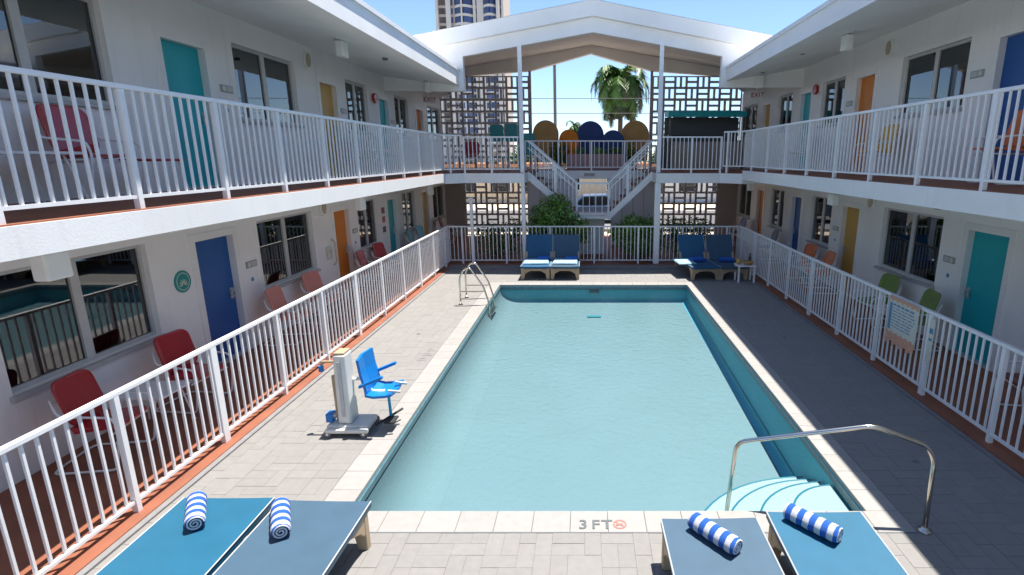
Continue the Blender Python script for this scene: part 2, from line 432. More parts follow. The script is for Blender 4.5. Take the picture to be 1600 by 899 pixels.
# faint stencil on left deck is built with the pavers below
# water
b = MB(); nx, ny = 2, 2
b.quad((PX0, PY0, WZ), (PX1, PY0, WZ), (PX1, PY1, WZ), (PX0, PY1, WZ)); S('pool_water', b, 'water')

# ---------------------------------------------------------------- paver deck
DX0, DX1, DY0, DY1 = -3.92, 4.40, .2, 15.55
deck = SE('pool_deck')
b = MB()
ix0, ix1, iy0, iy1 = PX0 - CW, PX1 + CW, PY0 - CW, PY1 + CW
for x0, x1, y0, y1 in ((DX0, ix0, DY0, DY1), (ix1, DX1, DY0, DY1), (ix0, ix1, DY0, iy0), (ix0, ix1, iy1, DY1)):
    b.quad((x0, y0, .0085), (x1, y0, .0085), (x1, y1, .0085), (x0, y1, .0085))
# bed sides down to soil, pool side skirt
P('joint_bed', b, 'joint', deck)
CELL = .14
pav = []                                   # x, y, w, h of every paver
def lay(x0, x1, y0, y1):
    nx_, ny_ = max(1, round((x1 - x0) / CELL)), max(1, round((y1 - y0) / CELL)); cx, cy = (x1 - x0) / nx_, (y1 - y0) / ny_
    occ = [[False] * ny_ for _ in range(nx_)]
    for j in range(ny_):
        for i in range(nx_):
            if occ[i][j]: continue
            r = random.random()
            opts = [(2, 1), (1, 2), (2, 2), (1, 1)] if r < .45 else [(1, 2), (2, 1), (1, 1)] if r < .8 else [(2, 2), (2, 1), (1, 2), (1, 1)]
            for w_, h_ in opts:
                if i + w_ <= nx_ and j + h_ <= ny_ and all(not occ[i + a][j + c] for a in range(w_) for c in range(h_)):
                    for a in range(w_):
                        for c in range(h_): occ[i + a][j + c] = True
                    pav.append((x0 + i * cx, y0 + j * cy, w_ * cx, h_ * cy)); break
lay(DX0, ix0, DY0, DY1); lay(ix1, DX1, DY0, DY1); lay(ix0, ix1, DY0, iy0); lay(ix0, ix1, iy1, DY1)
cache = {}
def paver_mesh(w_, h_):
    k = (round(w_, 4), round(h_, 4))
    if k not in cache: cache[k] = chamfer_box(.0012, w_ - .0012, .0012, h_ - .0012, -.02, .012, .0018).mesh('paver', 'paver')
    return cache[k]
def vis(p):
    x0, y0, w_, h_ = p; x = x0 + w_ / 2; y = y0 + h_ / 2
    D = y * .972 + 3.2 * .2335; U = y * .2335 - 3.2 * .972
    u = 915 + 850 * x / D; v = 450 - 850 * U / D
    hid = (x < -1.75 and y < 4.05) or (.6 < x < 2.35 and y < 3.9)
    return (0 if (-20 < u < 1620 and v < 905 and not hid) else 1, D * D / (w_ * h_) ** .5)
pav.sort(key=vis)
rest = MB()
for q, (x, y, w_, h_) in enumerate(pav):
    dz = random.uniform(-.0015, .0015)
    if q < 300:
        o = P('paver', paver_mesh(w_, h_), None, deck); o.location = (x, y, dz)
    else:
        c = chamfer_box(x + .0012, x + w_ - .0012, y + .0012, y + h_ - .0012, -.02, .012 + dz, .0018); rest.add(c.v, c.f)
P('paver', rest, 'paver', deck, kind='stuff')
# stencilled depth marks on the left deck, worn
b = MB()
for q in range(3):
    yy = 8.25 + q * .22
    b.bar((-2.72 + .02 * q, yy, .0155), (-2.56 + .02 * q, yy + .02, .0155), .05, .001); b.bar((-2.70, yy + .08, .0155), (-2.60, yy + .1, .0155), .03, .001)
P('worn_stencil', b, 'kerb', deck)
for x, y in ((3.55, 5.25), (3.62, 9.4), (-3.1, 9.6)):
    P('deck_lid', MB().lathe([(.035, 0), (.035, .014)], (x, y, 0), 16), 'ink', deck)
# kerbs around the deck
kb = MB(); kb.box(DX0 - .06, DX0, DY0, DY1, -.1, .03); kb.box(DX1, DX1 + .06, DY0, DY1, -.1, .03)
kb.box(DX0 - .06, DX1 + .06, DY1, DY1 + .45, -.1, .055)
S('kerb', kb, 'kerb')
# gallery floors at court level
gf = MB(); gf.box(-5.66, DX0 - .06, -3, 22.3, -.1, .04); gf.box(DX1 + .06, 6.13, -3, 22.3, -.1, .05)
gf.box(DX0 - .06, DX1 + .06, DY1 + .45, 22.3, -.1, .06)
S('gallery_floor', gf, 'redfloor')
gf = MB(); gf.box(-4.0, 4.46, -3, DY0, -.1, .012); S('near_path', gf, 'kerb')

# ================================================================ MOTEL WINGS
def wing(name, label, side, xw, xs, xr, floor2, slab_bot, ceil_w, sof_e, roof_t, doors, windows, low):
    """side=+1: left wing, wall faces +x.  low = (door top, window sill, window top) for court level, upper likewise"""
    root = T(name, label, 'motel wing', (xw, 10, 0))
    root.location = (0, 0, 0)
    s = side
    Y0, Y1 = -3.0, 22.3
    wall = MB(); dpt = .13
    levels = ((.0, slab_bot, low[0], 0), (floor2, 6.6, low[1], 1))
    for zb, zt, (dt, ws, wt_), lv in levels:
        ops = []
        for (a, c, cols) in doors: ops.append((a, c, zb + .0, dt))
        for (a, c) in windows: ops.append((a, c, ws, wt_))
        zt_ = zt
        ys = sorted({Y0, Y1} | {v for o in ops for v in o[:2]}); zs = sorted({zb, zt_} | {v for o in ops for v in o[2:]})
        for i in range(len(ys) - 1):
            j = 0
            while j < len(zs) - 1:
                ym = (ys[i] + ys[i + 1]) / 2
                def inop(jj):
                    zm = (zs[jj] + zs[jj + 1]) / 2
                    return any(o[0] < ym < o[1] and o[2] < zm < o[3] for o in ops)
                if inop(j): j += 1; continue
                k = j
                while k + 1 < len(zs) - 1 and not inop(k + 1): k += 1
                a, c, z0, z1 = ys[i], ys[i + 1], zs[j], zs[k + 1]
                p = [(xw, a, z0), (xw, c, z0), (xw, c, z1), (xw, a, z1)]
                wall.quad(*(p if s > 0 else p[::-1])); j = k + 1
        for a, c, z0, z1 in ops:
            xi = xw - s * dpt
            wall.quad((xw, a, z0), (xi, a, z0), (xi, a, z1), (xw, a, z1)); wall.quad((xw, c, z0), (xw, c, z1), (xi, c, z1), (xi, c, z0))
            wall.quad((xw, a, z1), (xi, a, z1), (xi, c, z1), (xw, c, z1)); wall.quad((xw, a, z0), (xw, c, z0), (xi, c, z0), (xi, a, z0))
    P('wall', wall, 'wall', root)
    xo = xw - s * 6
    bw = MB(); bw.box(xo - .2, xo, Y0, Y1, -.05, 5.6); bw.box(min(xo, xw - s * .02), max(xo, xw - s * .02), Y1 - .002, Y1 + .2, -.05, 5.6); bw.box(min(xo, xw - s * .02), max(xo, xw - s * .02), Y0 - .2, Y0 + .002, -.05, 5.6)
    P('outer_wall', bw, 'wall', root)
    # upper slab: white fascia body, red floor finish on top
    YS = 15.6
    sl = MB(); sl.prism([(xw, slab_bot), (xs, slab_bot), (xs, floor2 - .012), (xw, floor2 - .012)], Y0, YS, 'y'); P('gallery_slab', sl, 'wall', root)
    ff = MB(); ff.box(xw, xs - s * .015, Y0, YS - .003, floor2 - .0119, floor2); P('floor_finish', ff, 'redfloor', root)
    # roof
    rf = MB(); rf.prism([(xw - s * 6.3, roof_t + .32), (xr, roof_t), (xr, sof_e), (xw + s * .001, ceil_w), (xw - s * 6.3, ceil_w + .05)], Y0 - .3, 16.19, 'y'); P('roof', rf, 'soffit', root)
    ce = MB(); ce.prism([(xw - s * .01, 16.191), (xr, 16.191), (xw - s * .01, 22.28)], 0, 1)
    zc = lambda x: ceil_w + (sof_e - ceil_w) * (x - xw) / (xr - xw)
    ce.v = [(x, y, zc(x) + (.04 if z > .5 else 0)) for x, y, z in ce.v]; P('ceiling', ce, 'soffit', root)
    ed = MB(); ed.box(xr - s * .03, xr + s * .035, Y0 - .3, 16.18, roof_t - .045, roof_t + .03); P('roof_edge', ed, 'trim', root)
    for lv, (zb, (dt, ws, wt_)) in enumerate(((.045, low[0]), (floor2, low[1]))):
        for a, c, cols in doors:
            xi = xw - s * dpt
            d = MB(); d.box(xi, xi + s * .04, a + .05, c - .05, zb + .005, dt - .05)
            do = P('door', d, cols[lv], root, label=f"{cols[lv] if cols[lv] != 'tan' else 'mustard'} door")
            f = MB(); f.box(xi - s * .01, xw + s * .018, a - .06, a + .05, zb, dt + .06); f.box(xi - s * .01, xw + s * .018, c - .05, c + .06, zb, dt + .06)
            f.box(xi - s * .01, xw + s * .017, a + .05, c - .05, dt - .05, dt + .06); P('door_frame', f, 'trim', do)
            P('threshold', MB().box(xi + s * .041, xw + s * .03, a + .051, c - .051, zb + .001, zb + .022), 'alum', do)
            hg = MB()
            for zz_ in (.25, 1.0, 1.75): hg.box(xi + s * .041, xi + s * .052, a + .052, a + .075, zb + zz_, zb + zz_ + .1)
            P('hinges', hg, 'chrome', do, kind='stuff')
            h = MB(); hy = c - .13; hx = xi + s * .04
            h.box(hx, hx + s * .012, hy - .035, hy + .035, zb + .92, zb + 1.10); h.tube([(hx, hy, zb + .97), (hx + s * .06, hy, zb + .97), (hx + s * .06, hy - .12, zb + .97)], .011, 6)
            h.tube([(hx, hy, zb + 1.06), (hx + s * .04, hy, zb + 1.06)], .028, 10)
            P('handle', h, 'chrome', do)
        for wi, (a, c) in enumerate(windows):
            xi = xw - s * (dpt - .03); f = MB(); t = .05
            x0, x1 = xi - s * .03, xi + s * .03
            f.box(x0, x1, a, c, ws, ws + t); f.box(x0, x1, a, c, wt_ - t, wt_)
            f.box(x0, x1 - s * .001, a, a + t, ws + t, wt_ - t); f.box(x0, x1 - s * .001, c - t, c, ws + t, wt_ - t)
            ym = (a + c) / 2; f.box(x0, x1 + s * .002, ym - .055, ym + .055, ws + t, wt_ - t)
            wo = P('window', f, 'alum', root)
            for ya, yb in ((a + t, ym - .055), (ym + .055, c - t)):
                P('pane', MB().box(xi - s * .006, xi + s * .006, ya + .001, yb - .001, ws + t + .001, wt_ - t - .001), 'glass', wo)
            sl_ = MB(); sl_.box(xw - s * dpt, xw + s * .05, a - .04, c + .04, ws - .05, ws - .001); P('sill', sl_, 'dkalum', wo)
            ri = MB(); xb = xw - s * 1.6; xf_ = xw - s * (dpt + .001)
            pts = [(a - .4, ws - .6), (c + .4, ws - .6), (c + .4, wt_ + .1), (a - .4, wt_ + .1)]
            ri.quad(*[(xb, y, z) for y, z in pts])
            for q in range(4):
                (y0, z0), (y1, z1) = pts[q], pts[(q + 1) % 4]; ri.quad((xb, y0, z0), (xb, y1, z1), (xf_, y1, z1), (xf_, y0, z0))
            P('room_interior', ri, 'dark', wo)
            # curtains drawn to one or both sides, pleated
            cu = MB()
            for ya, yb in (((a + .03, a + .28 + .25 * ((wi * 7 + lv * 3) % 3)), (c - .32, c - .03)) if wi else ((a + .03, a + .2), (c - .22, c - .03))):
                npl = max(6, int((yb - ya) / .025))
                for q in range(npl):
                    y0 = ya + (yb - ya) * q / npl; y1 = ya + (yb - ya) * (q + 1) / npl
                    xa = xw - s * (.24 + .025 * (q % 2)); xb2 = xw - s * (.24 + .025 * ((q + 1) % 2))
                    cu.quad((xa, y0, ws - .3), (xb2, y1, ws - .3), (xb2, y1, wt_ + .02), (xa, y0, wt_ + .02))
            P('curtain', cu, 'curtain', wo)
    return root

LW, RW = -5.66, 6.13
LF, RF = 2.75, 2.84
wing('motel_wing', 'white two storey motel wing on the sunny left of the pool, navy door nearest', 1, LW, -3.93, -3.54, LF, 2.51, 5.38, 5.14, 5.56,
     [(7.74, 8.70, ('blue', 'teal')), (12.18, 13.06, ('orange', 'tan')), (15.56, 16.40, ('teal', 'teal')), (18.92, 19.78, ('tan', 'orange'))],
     [(4.98, 6.92), (9.35, 11.26), (13.56, 14.86), (16.94, 18.18), (20.36, 22.1)], ((2.05, .90, 2.12), (4.80, 3.80, 4.98)))
wing('motel_wing', 'white two storey motel wing shading the right side of the pool, turquoise door nearest', -1, RW, 4.40, 3.93, RF, 2.57, 5.62, 5.26, 5.62,
     [(7.74, 8.70, ('teal', 'blue')), (12.16, 13.04, ('tan', 'orange')), (15.50, 16.30, ('blue', 'teal')), (18.86, 19.66, ('orange', 'tan'))],
     [(9.32, 11.22), (13.62, 14.88), (16.96, 18.18), (20.36, 22.1)], ((2.12, .98, 2.20), (4.96, 3.98, 5.06)))

# ================================================================ REAR PAVILION
pv = T('gable_pavilion', 'white low gabled roof and terrace joining both wings behind the stairs', 'pavilion')
GX = .2
def gl(top, sl, x): return top - sl * abs(x - GX)
GY = 16.2
def band(mb, xa, xb, topf, botf, y0, y1, more=()):
    xs_ = sorted(({xa, xb, GX} if xa < GX < xb else {xa, xb}) | set(more))
    poly = [(x, topf(x)) for x in xs_] + [(x, botf(x)) for x in xs_[::-1]]
    mb.prism(poly, y0, y1, 'y')
b = MB(); band(b, -6.2, 6.6, lambda x: gl(7.33, .184, x), lambda x: gl(6.93, .18, x), GY - .14, GY + .25); P('gable_fascia', b, 'soffit', pv)
b = MB(); band(b, -3.42, 3.80, lambda x: gl(6.928, .18, x), lambda x: gl(6.54, .172, x), GY, GY + .2)
b.prism([(-6.0, 5.0), (-3.42, 5.0), (-3.42, gl(6.928, .18, -3.42)), (-6.0, gl(6.928, .18, -6.0))], GY + .001, GY + .2, 'y')
b.prism([(3.80, 5.1), (6.4, 5.1), (6.4, gl(6.928, .18, 6.4)), (3.80, gl(6.928, .18, 3.8))], GY + .001, GY + .2, 'y')
P('gable_beam', b, 'soffit', pv)
b = MB()
for xa, xb in ((-6.2, GX), (GX, 6.6)):
    z = lambda x, y: gl(6.935 + (y - GY) * .066, .18 - .0025 * (y - GY), x)
    b.quad((xa, GY + .2, z(xa, GY)), (xb, GY + .2, z(xb, GY)), (xb, 22.5, z(xb, 22.5)), (xa, 22.5, z(xa, 22.5)))
P('soffit', b, 'pav_soffit', pv)
b = MB()
for xa, xb in ((-6.3, GX), (GX, 6.7)):
    z = lambda x, y: gl(7.335 + (y - GY) * .06, .184, x)
    b.quad((xa, GY - .16, z(xa, GY)), (xb, GY - .16, z(xb, GY)), (xb, 22.8, z(xb, 22.8)), (xa, 22.8, z(xa, 22.8)))
    b.quad((xa, 22.8, z(xa, 22.8)), (xb, 22.8, z(xb, 22.8)), (xb, 22.8, z(xb, 22.8) - .35), (xa, 22.8, z(xa, 22.8) - .35))
P('roof', b, 'trim', pv)
hb = lambda x: 7.03 - .27 * abs(x - GX) if abs(x - GX) <= 2.3 else 6.409 - .07 * (abs(x - GX) - 2.3)
b = MB(); band(b, -5.66, 6.13, lambda x: gl(7.32, .165, x), hb, 22.15, 22.45, (-2.1, 2.5)); P('rear_header', b, 'pav_soffit', pv)
# terrace slab
slabp = [(-5.66, 15.6), (-3.95, 15.6), (-3.50, 16.12), (-1.78, 16.12), (-1.78, 19.3), (2.06, 19.3), (2.06, 16.12), (3.92, 16.12), (4.40, 15.6), (6.13, 15.6), (6.13, 22.4), (-5.66, 22.4)]
P('terrace_slab', MB().prism(slabp, 2.46, 2.738), 'wall', pv)
sp2 = [(x + (.015 if q in (0,) else 0), y) for q, (x, y) in enumerate(slabp)]
P('terrace_floor', MB().prism([(-5.65, 15.61), (-3.955, 15.61), (-3.505, 16.135), (-1.795, 16.135), (-1.795, 19.31), (2.075, 19.31), (2.075, 16.135), (3.915, 16.135), (4.39, 15.61), (6.12, 15.61), (6.12, 22.39), (-5.65, 22.39)], 2.739, 2.75), 'redfloor', pv)
b = MB(); b.box(-.05, .32, 19.28, 19.299, 2.55, 2.65); P('nameplate', b, 'endwall', pv)
for xc, j in ((-1.84, 0), (2.12, 1)):
    b = MB(); top = gl(6.56, .172, xc); b.box(xc - .055, xc + .055, 16.18, 16.29, .06, top)
    if j: b.box(xc - .085, xc + .085, 16.15, 16.32, .062, 2.45)
    P('column', b, 'rail', pv)
# ground level end walls beside the screens
for a, c in ((-5.66, -4.88), (5.34, 6.13)):
    b = MB(); b.box(a, c, 22.2, 22.4, .0, 2.455); P('end_wall', b, 'endwall', pv)

# ---------------------------------------------------------------- breeze block screens
def block_mesh(bx, bz):
    m = MB(); t = .038; dp = .09; h = bx / 2; hz = bz / 2
    m.box(-h, h, -dp / 2, dp / 2, -hz, -hz + t); m.box(-h, h, -dp / 2, dp / 2, hz - t, hz)
    m.box(-h, -h + t, -dp / 2 + .001, dp / 2 - .001, -hz + t, hz - t); m.box(h - t, h, -dp / 2 + .001, dp / 2 - .001, -hz + t, hz - t)
    m2 = MB(); m2.add(m.v, m.f)
    m.box(-h + t, h - t, -dp / 2 + .002, dp / 2 - .002, -.040, .040); m2.box(-.040, .040, -dp / 2 + .002, dp / 2 - .002, -hz + t, hz - t)
    return m.mesh('breeze_block', 'breeze'), m2.mesh('breeze_block', 'breeze')
BS = .435
B1, B2 = block_mesh(BS - .006, BS - .006)
def screen(label, xa, nx_, z0, nz_, top, ph, dirx=1):
    root = T('breeze_block_screen', label, 'screen wall', (xa, 22.3, z0), 0, None)
    for i in range(nx_):
        for j in range(nz_):
            x = dirx * (i + .5) * BS; z = (j + .5) * BS
            if z0 + z + BS * .3 > top(xa + x): continue
            o = P('breeze_block', B1 if (i + j + ph) % 2 else B2, None, root); o.location = (x, 0, z)
    return root
tp = lambda x: hb(x) + .12
s_ = screen('upper breeze block screen with the tower showing through it', -2.20, 8, 2.752, 10, tp, 0, -1)
b = MB(); b.box(.0, .09, -.08, .08, 0, 3.7); P('end_post', b, 'purple', s_)
s_ = screen('upper breeze block screen above the black bar kiosk', 2.60, 8, 2.752, 10, tp, 1)
b = MB(); b.box(-.09, .0, -.08, .08, 0, 3.7); P('end_post', b, 'purple', s_)
screen('breeze block screen under the terrace beside the white pole at left', -2.27, 6, .06, 6, lambda x: 2.75, 1, -1)
screen('breeze block screen under the terrace behind the right hand lounger pair', 2.72, 6, .06, 6, lambda x: 2.75, 0)

# ================================================================ RAILINGS
PK = {}
def picket(h):
    k = round(h, 3)
    if k not in PK: PK[k] = MB().box(-.010, .010, -.010, .010, 0, h).mesh('picket', 'rail')
    return PK[k]
def railing(label, path, h, posts, spacing=.118, bot=.09, post=.052, foot=0.0, group=None, name='railing', postw=None):
    """path: 3D base points; posts: list (dist along path) or spacing"""
    base = Vector(path[0]); root = T(name, label, 'railing', base, 0, group)
    pts = [Vector(p) - base for p in path]
    tr, brl = MB(), MB(); L0 = 0
    for a, c in zip(pts[:-1], pts[1:]):
        seg = c - a; Lh = Vector((seg.x, seg.y)).length; d = seg.normalized()
        up = Vector((0, 0, 1))
        tr.bar(a + up * (h - .02) - d * .0, c + up * (h - .02) + d * .0, .052, .042); brl.bar(a + up * (bot + .015), c + up * (bot + .015), .034, .03)
        npk = int(Lh / spacing); off = (Lh - npk * spacing) / 2
        ang = math.atan2(seg.y, seg.x)
        pl = [q for q in (posts(L0, L0 + Lh) if callable(posts) else posts) if L0 - 1e-4 <= q <= L0 + Lh + 1e-4]
        for q in range(npk + 1):
            t = (off + q * spacing) / Lh
            if any(abs(L0 + t * Lh - pp) < .05 for pp in pl): continue
            p = a + seg * t; o = P('picket', picket(h - bot - .06), None, root); o.location = (p.x, p.y, p.z + bot + .02); o.rotation_euler = (0, 0, ang)
        for pp in pl:
            p = a + seg * ((pp - L0) / Lh)
            pw = post if not postw else postw(pp)
            key = ('post', round(h, 3), round(foot, 3), pw)
            if key not in PK: PK[key] = MB().box(-pw / 2, pw / 2, -.026, .026, -foot, h - .043).mesh('post', 'rail')
            o = P('post', PK[key], None, root); o.location = p; o.rotation_euler = (0, 0, ang)
        L0 += Lh
    P('top_rail', tr, 'rail', root, bevel=.006); P('bottom_rail', brl, 'rail', root)
    return root
def every(start, step):
    return lambda a, c: [start + k * step for k in range(-5, 60) if a - .001 <= start + k * step <= c + .001]
Y0R = -1.5
railing('white picket fence along the sunny left side of the pool deck', [(-4.11, Y0R, .04), (-4.11, 16.2, .04)], 1.17, every(4.38 - Y0R, 1.265), name='pool_fence', foot=.02, postw=lambda q: .09 if int(round((q - 4.38 + 1.5) / 1.265)) % 3 == 0 else .05)
railing('white picket fence along the shaded right side of the pool deck', [(4.58, Y0R, .05), (4.58, 16.2, .05)], 1.17, every(5.60 - Y0R, 1.285), name='pool_fence', foot=.02, postw=lambda q: .085 if int(round((q - 5.6 + 1.5) / 1.285)) % 3 == 0 else .05)
railing('white picket fence across the far end of the pool behind the raised loungers', [(-4.08, 16.2, .06), (4.55, 16.2, .06)], 1.14, every(.38, 1.32), name='pool_fence', foot=.02)
railing('white balcony railing of the left wing upper gallery', [(-4.0, Y0R, LF), (-4.0, 15.6, LF), (-3.56, 16.14, LF)], 1.06, every(4.92 - Y0R, 1.215), foot=.10, name='balcony_railing', spacing=.117)
railing('white balcony railing of the right wing upper gallery', [(4.44, Y0R, RF), (4.44, 15.6, RF), (3.97, 16.14, RF)], 1.07, every(6.17 - Y0R, 1.25), foot=.10, name='balcony_railing', spacing=.117)
railing('short terrace railing between the left balcony and the left column', [(-3.52, 16.15, 2.75), (-1.92, 16.15, 2.75)], 1.02, [.02, .8], foot=.05, name='balcony_railing')
railing('short terrace railing between the right column and the right balcony', [(2.2, 16.15, 2.75), (3.93, 16.15, 2.75)], 1.02, [.86, 1.7], foot=.05, name='balcony_railing')
railing('terrace railing of the bridge in front of the round topped seats', [(-2.10, 19.33, 2.75), (2.55, 19.33, 2.75)], 1.0, every(.02, 1.14), foot=.02, name='balcony_railing', spacing=.16)
# ---------------------------------------------------------------- stairs
st = T('staircase', 'white double flight staircase rising both ways from a middle landing to the terrace', 'stairs', (0.22, 17.8, 0))
LZ = 1.40; XL, XRr = -.50, .50           # landing half width in local coordinates
b = MB(); b.box(XL, XRr, -.55, .55, LZ - .11, LZ); P('landing', b, 'wall', st)
b = MB(); b.box(-.40, .40, .05, .2, .06, LZ - .112)
P('pier', b, 'wall', st)
NS = 7
for sgn in (-1, 1):
    xe = (-1.78 - .22) if sgn < 0 else (2.06 - .22); run = (abs(xe) - .5) / NS; rise = (2.75 - LZ) / NS
    x0 = sgn * .5
    for k in range(NS):
        xa = x0 + sgn * run * k; z = LZ + rise * (k + 1)
        if k < NS - 1 or True:
            P('tread', MB().box(xa, xa + sgn * (run + .02), -.5, .5, z - .05, z), 'tread', st, bevel=.006)
    for yy in (-.53, .53):
        b = MB(); b.prism([(x0, LZ - .16), (x0, LZ + .06), (xe, 2.75 + .02), (xe, 2.75 - .26)], yy - .03, yy + .03, 'y'); P('stringer', b, 'wall', st)
    # handrail, posts, balusters on near side and far side
    for yy in (-.53, .53):
        zf = lambda x: LZ + (abs(x) - .5) / (abs(xe) - .5) * (2.75 - LZ)
        b = MB(); b.bar((x0, yy, LZ + 1.0), (xe, yy, 2.75 + .93), .05, .045); b.bar((x0, yy, LZ + .80), (xe, yy, 2.75 + .73), .03, .03); P('handrail', b, 'rail', st)
        for q in range(1, 12):
            x = x0 + (xe - x0) * q / 12; o = P('baluster', picket(.95), None, st); o.location = (x, yy, zf(x) + .0)
        b = MB(); xm = x0 + (xe - x0) * .45; b.box(xm - .03, xm + .03, yy - .026, yy + .026, zf(xm) - .1, zf(xm) + .95); P('newel', b, 'rail', st)
for yy in (-.56,):
    b = MB(); b.box(XL - .03, XRr + .03, yy - .03, yy + .03, LZ + .97, LZ + 1.03); b.box(XL - .03, XL + .03, yy - .029, yy + .029, LZ, LZ + .97); b.box(XRr - .03, XRr + .03, yy - .029, yy + .029, LZ, LZ + .97)
    b.box(XL + .03, XRr - .03, yy - .02, yy + .02, LZ + .03, LZ + .07); P('landing_frame', b, 'rail', st)
    for q in range(1, 5):
        o = P('baluster', picket(.90), None, st); o.location = (XL + q * (XRr - XL) / 5, yy, LZ + .07)

# ---------------------------------------------------------------- partitions under the bridge
for k, (a, c, lb) in enumerate(((-2.05, -.30, 'pale panelled partition under the bridge left of the street opening'), (.92, 2.45, 'pale panelled partition under the bridge right of the street opening'))):
    r = T('partition', lb, 'partition', (a, 19.6, .06)); n = 4; wpx = (c - a) / n
    for q in range(n):
        P('panel', MB().box(q * wpx + .02, (q + 1) * wpx - .02, -.03, .03, .05, 2.36), 'partition', r, bevel=.008)
    f = MB(); f.box(0, c - a, -.02, .02, 0, .05); f.box(0, c - a, -.02, .02, 2.36, 2.39)
    for q in range(n + 1): f.box(q * wpx - .019, q * wpx + .019, -.025, .025, .05, 2.36)
    P('frame', f, 'alum', r)

# ================================================================ FURNITURE
def shell_chair(name_mat):
    root = bpy.data.objects.new('lawn_chair', None); COL.objects.link(root)
    W = .52
    bk = MB(); bk.prism(rrect(W, .50, .11, 5), -.012, .012, 'x')
    bk.v = [(x + .35 * (y / W) ** 2 * .5, y, z) for x, y, z in bk.v]
    bk.xf(Matrix.Translation((-.20, 0, .72)) @ Matrix.Rotation(math.radians(-14), 4, 'Y'))
    bo = P('backrest', bk, name_mat, root, bevel=.008)
    rb = MB()
    for yy in (-.1, 0, .1): rb.bar((.006 + .35 * (yy / W) ** 2 * .5, yy, -.21), (.006 + .35 * (yy / W) ** 2 * .5, yy, .21), .018, .016, up=(1, 0, 0))
    rb.xf(Matrix.Translation((-.193, 0, .72)) @ Matrix.Rotation(math.radians(-14), 4, 'Y')); P('rib', rb, name_mat, bo)
    se = MB(); se.prism(rrect(.48, W, .09, 5), -.012, .012, 'z'); se.v = [(x, y, z + .5 * (y) ** 2 + (.05 if x < -.2 else 0)) for x, y, z in se.v]
    se.xf(Matrix.Translation((.08, 0, .42)) @ Matrix.Rotation(math.radians(6), 4, 'Y') if False else Matrix.Translation((.08, 0, .42)) @ Matrix.Rotation(math.radians(-6), 4, 'Y'))
    P('seat', se, name_mat, root, bevel=.008)
    for sy in (-1, 1):
        y = sy * .30
        f = MB(); f.tube(fillet([(-.26, y * .8, .80), (-.18, y, .64), (.30, y, .60), (.34, y, .48), (.26, y, .02), (-.34, y, .018), (-.36, y * .4, .018)], .07), .0125, 7); P('arm_frame', f, 'rail', root, smooth=True)
    for a_, c_ in (((.25, -.30, .40), (.25, .30, .40)), ((-.12, -.30, .40), (-.12, .30, .40)), ((-.36, -.12, .018), (-.36, .12, .018)), ((-.24, -.26, .76), (-.24, .26, .76))):
        P('cross_tube', MB().tube([a_, c_], .0115, 6), 'rail', root)
    return root
protos = {}
def chair(matn, loc, rz, label, group=None):
    if matn not in protos: r = shell_chair(matn); protos[matn] = r
    else: r = copy_tree(protos[matn])
    r.location = loc; r.rotation_euler = (0, 0, rz); tag(r, label, 'chair')
    g_ = group or 'metal lawn chairs along the galleries'
    r['group'] = g_
    return r
R_ = math.radians
zL, zR = .04, .05
chair('redmetal', (-5.12, 5.28, zL), R_(8), 'red metal lawn chair nearest the camera under the left ground floor window')
chair('redmetal', (-5.12, 6.62, zL), R_(-6), 'red metal lawn chair between the white table and the navy door, left ground floor')
chair('salmon', (-5.2, 9.15, zL), R_(5), 'salmon pink lawn chair nearer the navy door, left ground floor')
chair('salmon', (-5.2, 10.4, zL), R_(-8), 'salmon pink lawn chair nearer the orange door, left ground floor')
chair('redmetal', (-5.25, 13.0, zL), R_(6), 'red lawn chair just past the orange door on the left ground floor')
chair('redmetal', (-5.25, 14.1, zL), R_(-10), 'red lawn chair just before the far teal door on the left ground floor')
chair('tealmetal', (-5.25, 16.75, zL), R_(6), 'teal lawn chair beside the teal door at the far left of the ground floor')
chair('tealmetal', (-5.25, 17.75, zL), R_(-6), 'teal lawn chair nearer the mustard door at the far left of the ground floor')
chair('maroon', (-5.25, 20.4, zL), R_(6), 'dark maroon lawn chair in the deep left corner of the ground floor')
chair('green', (5.62, 8.88, zR), R_(172), 'olive green lawn chair beside the turquoise door, right ground floor')
chair('green', (5.62, 10.1, zR), R_(186), 'olive green lawn chair nearer the mustard door, right ground floor')
chair('orangemetal', (5.62, 12.75, zR), R_(175), 'orange lawn chair partly in front of the mustard door, right ground floor')
chair('orangemetal', (5.62, 13.85, zR), R_(188), 'orange lawn chair under the window past the mustard door, right ground floor')
chair('navymetal', (5.62, 16.6, zR), R_(176), 'dark navy lawn chair beside the navy door, right ground floor')
chair('navymetal', (5.62, 20.0, zR), R_(186), 'dark navy lawn chair in the deep right corner of the ground floor')
chair('maroon', (5.55, 6.2, zR), R_(170), 'dark maroon lawn chair behind the fence at the right edge, ground floor')
chair('redmetal', (-5.2, 5.86, LF), R_(-4), 'red metal lawn chair upstairs on the left balcony by the large window')
chair('greymetal', (-5.2, 13.2, LF), R_(8), 'pale grey lawn chair upstairs past the mustard door, left balcony')
chair('greymetal', (-5.2, 14.3, LF), R_(-6), 'pale grey lawn chair upstairs before the teal door with the red alarm, left balcony')
chair('yellowmetal', (5.66, 10.85, RF), R_(182), 'yellow lawn chair upstairs under the big right window')
chair('greymetal', (5.66, 14.9, RF), R_(176), 'pale grey lawn chair upstairs past the orange door, right balcony')
chair('orangemetal', (5.5, 7.35, RF), R_(175), 'orange lawn chair upstairs in front of the navy door, right balcony')

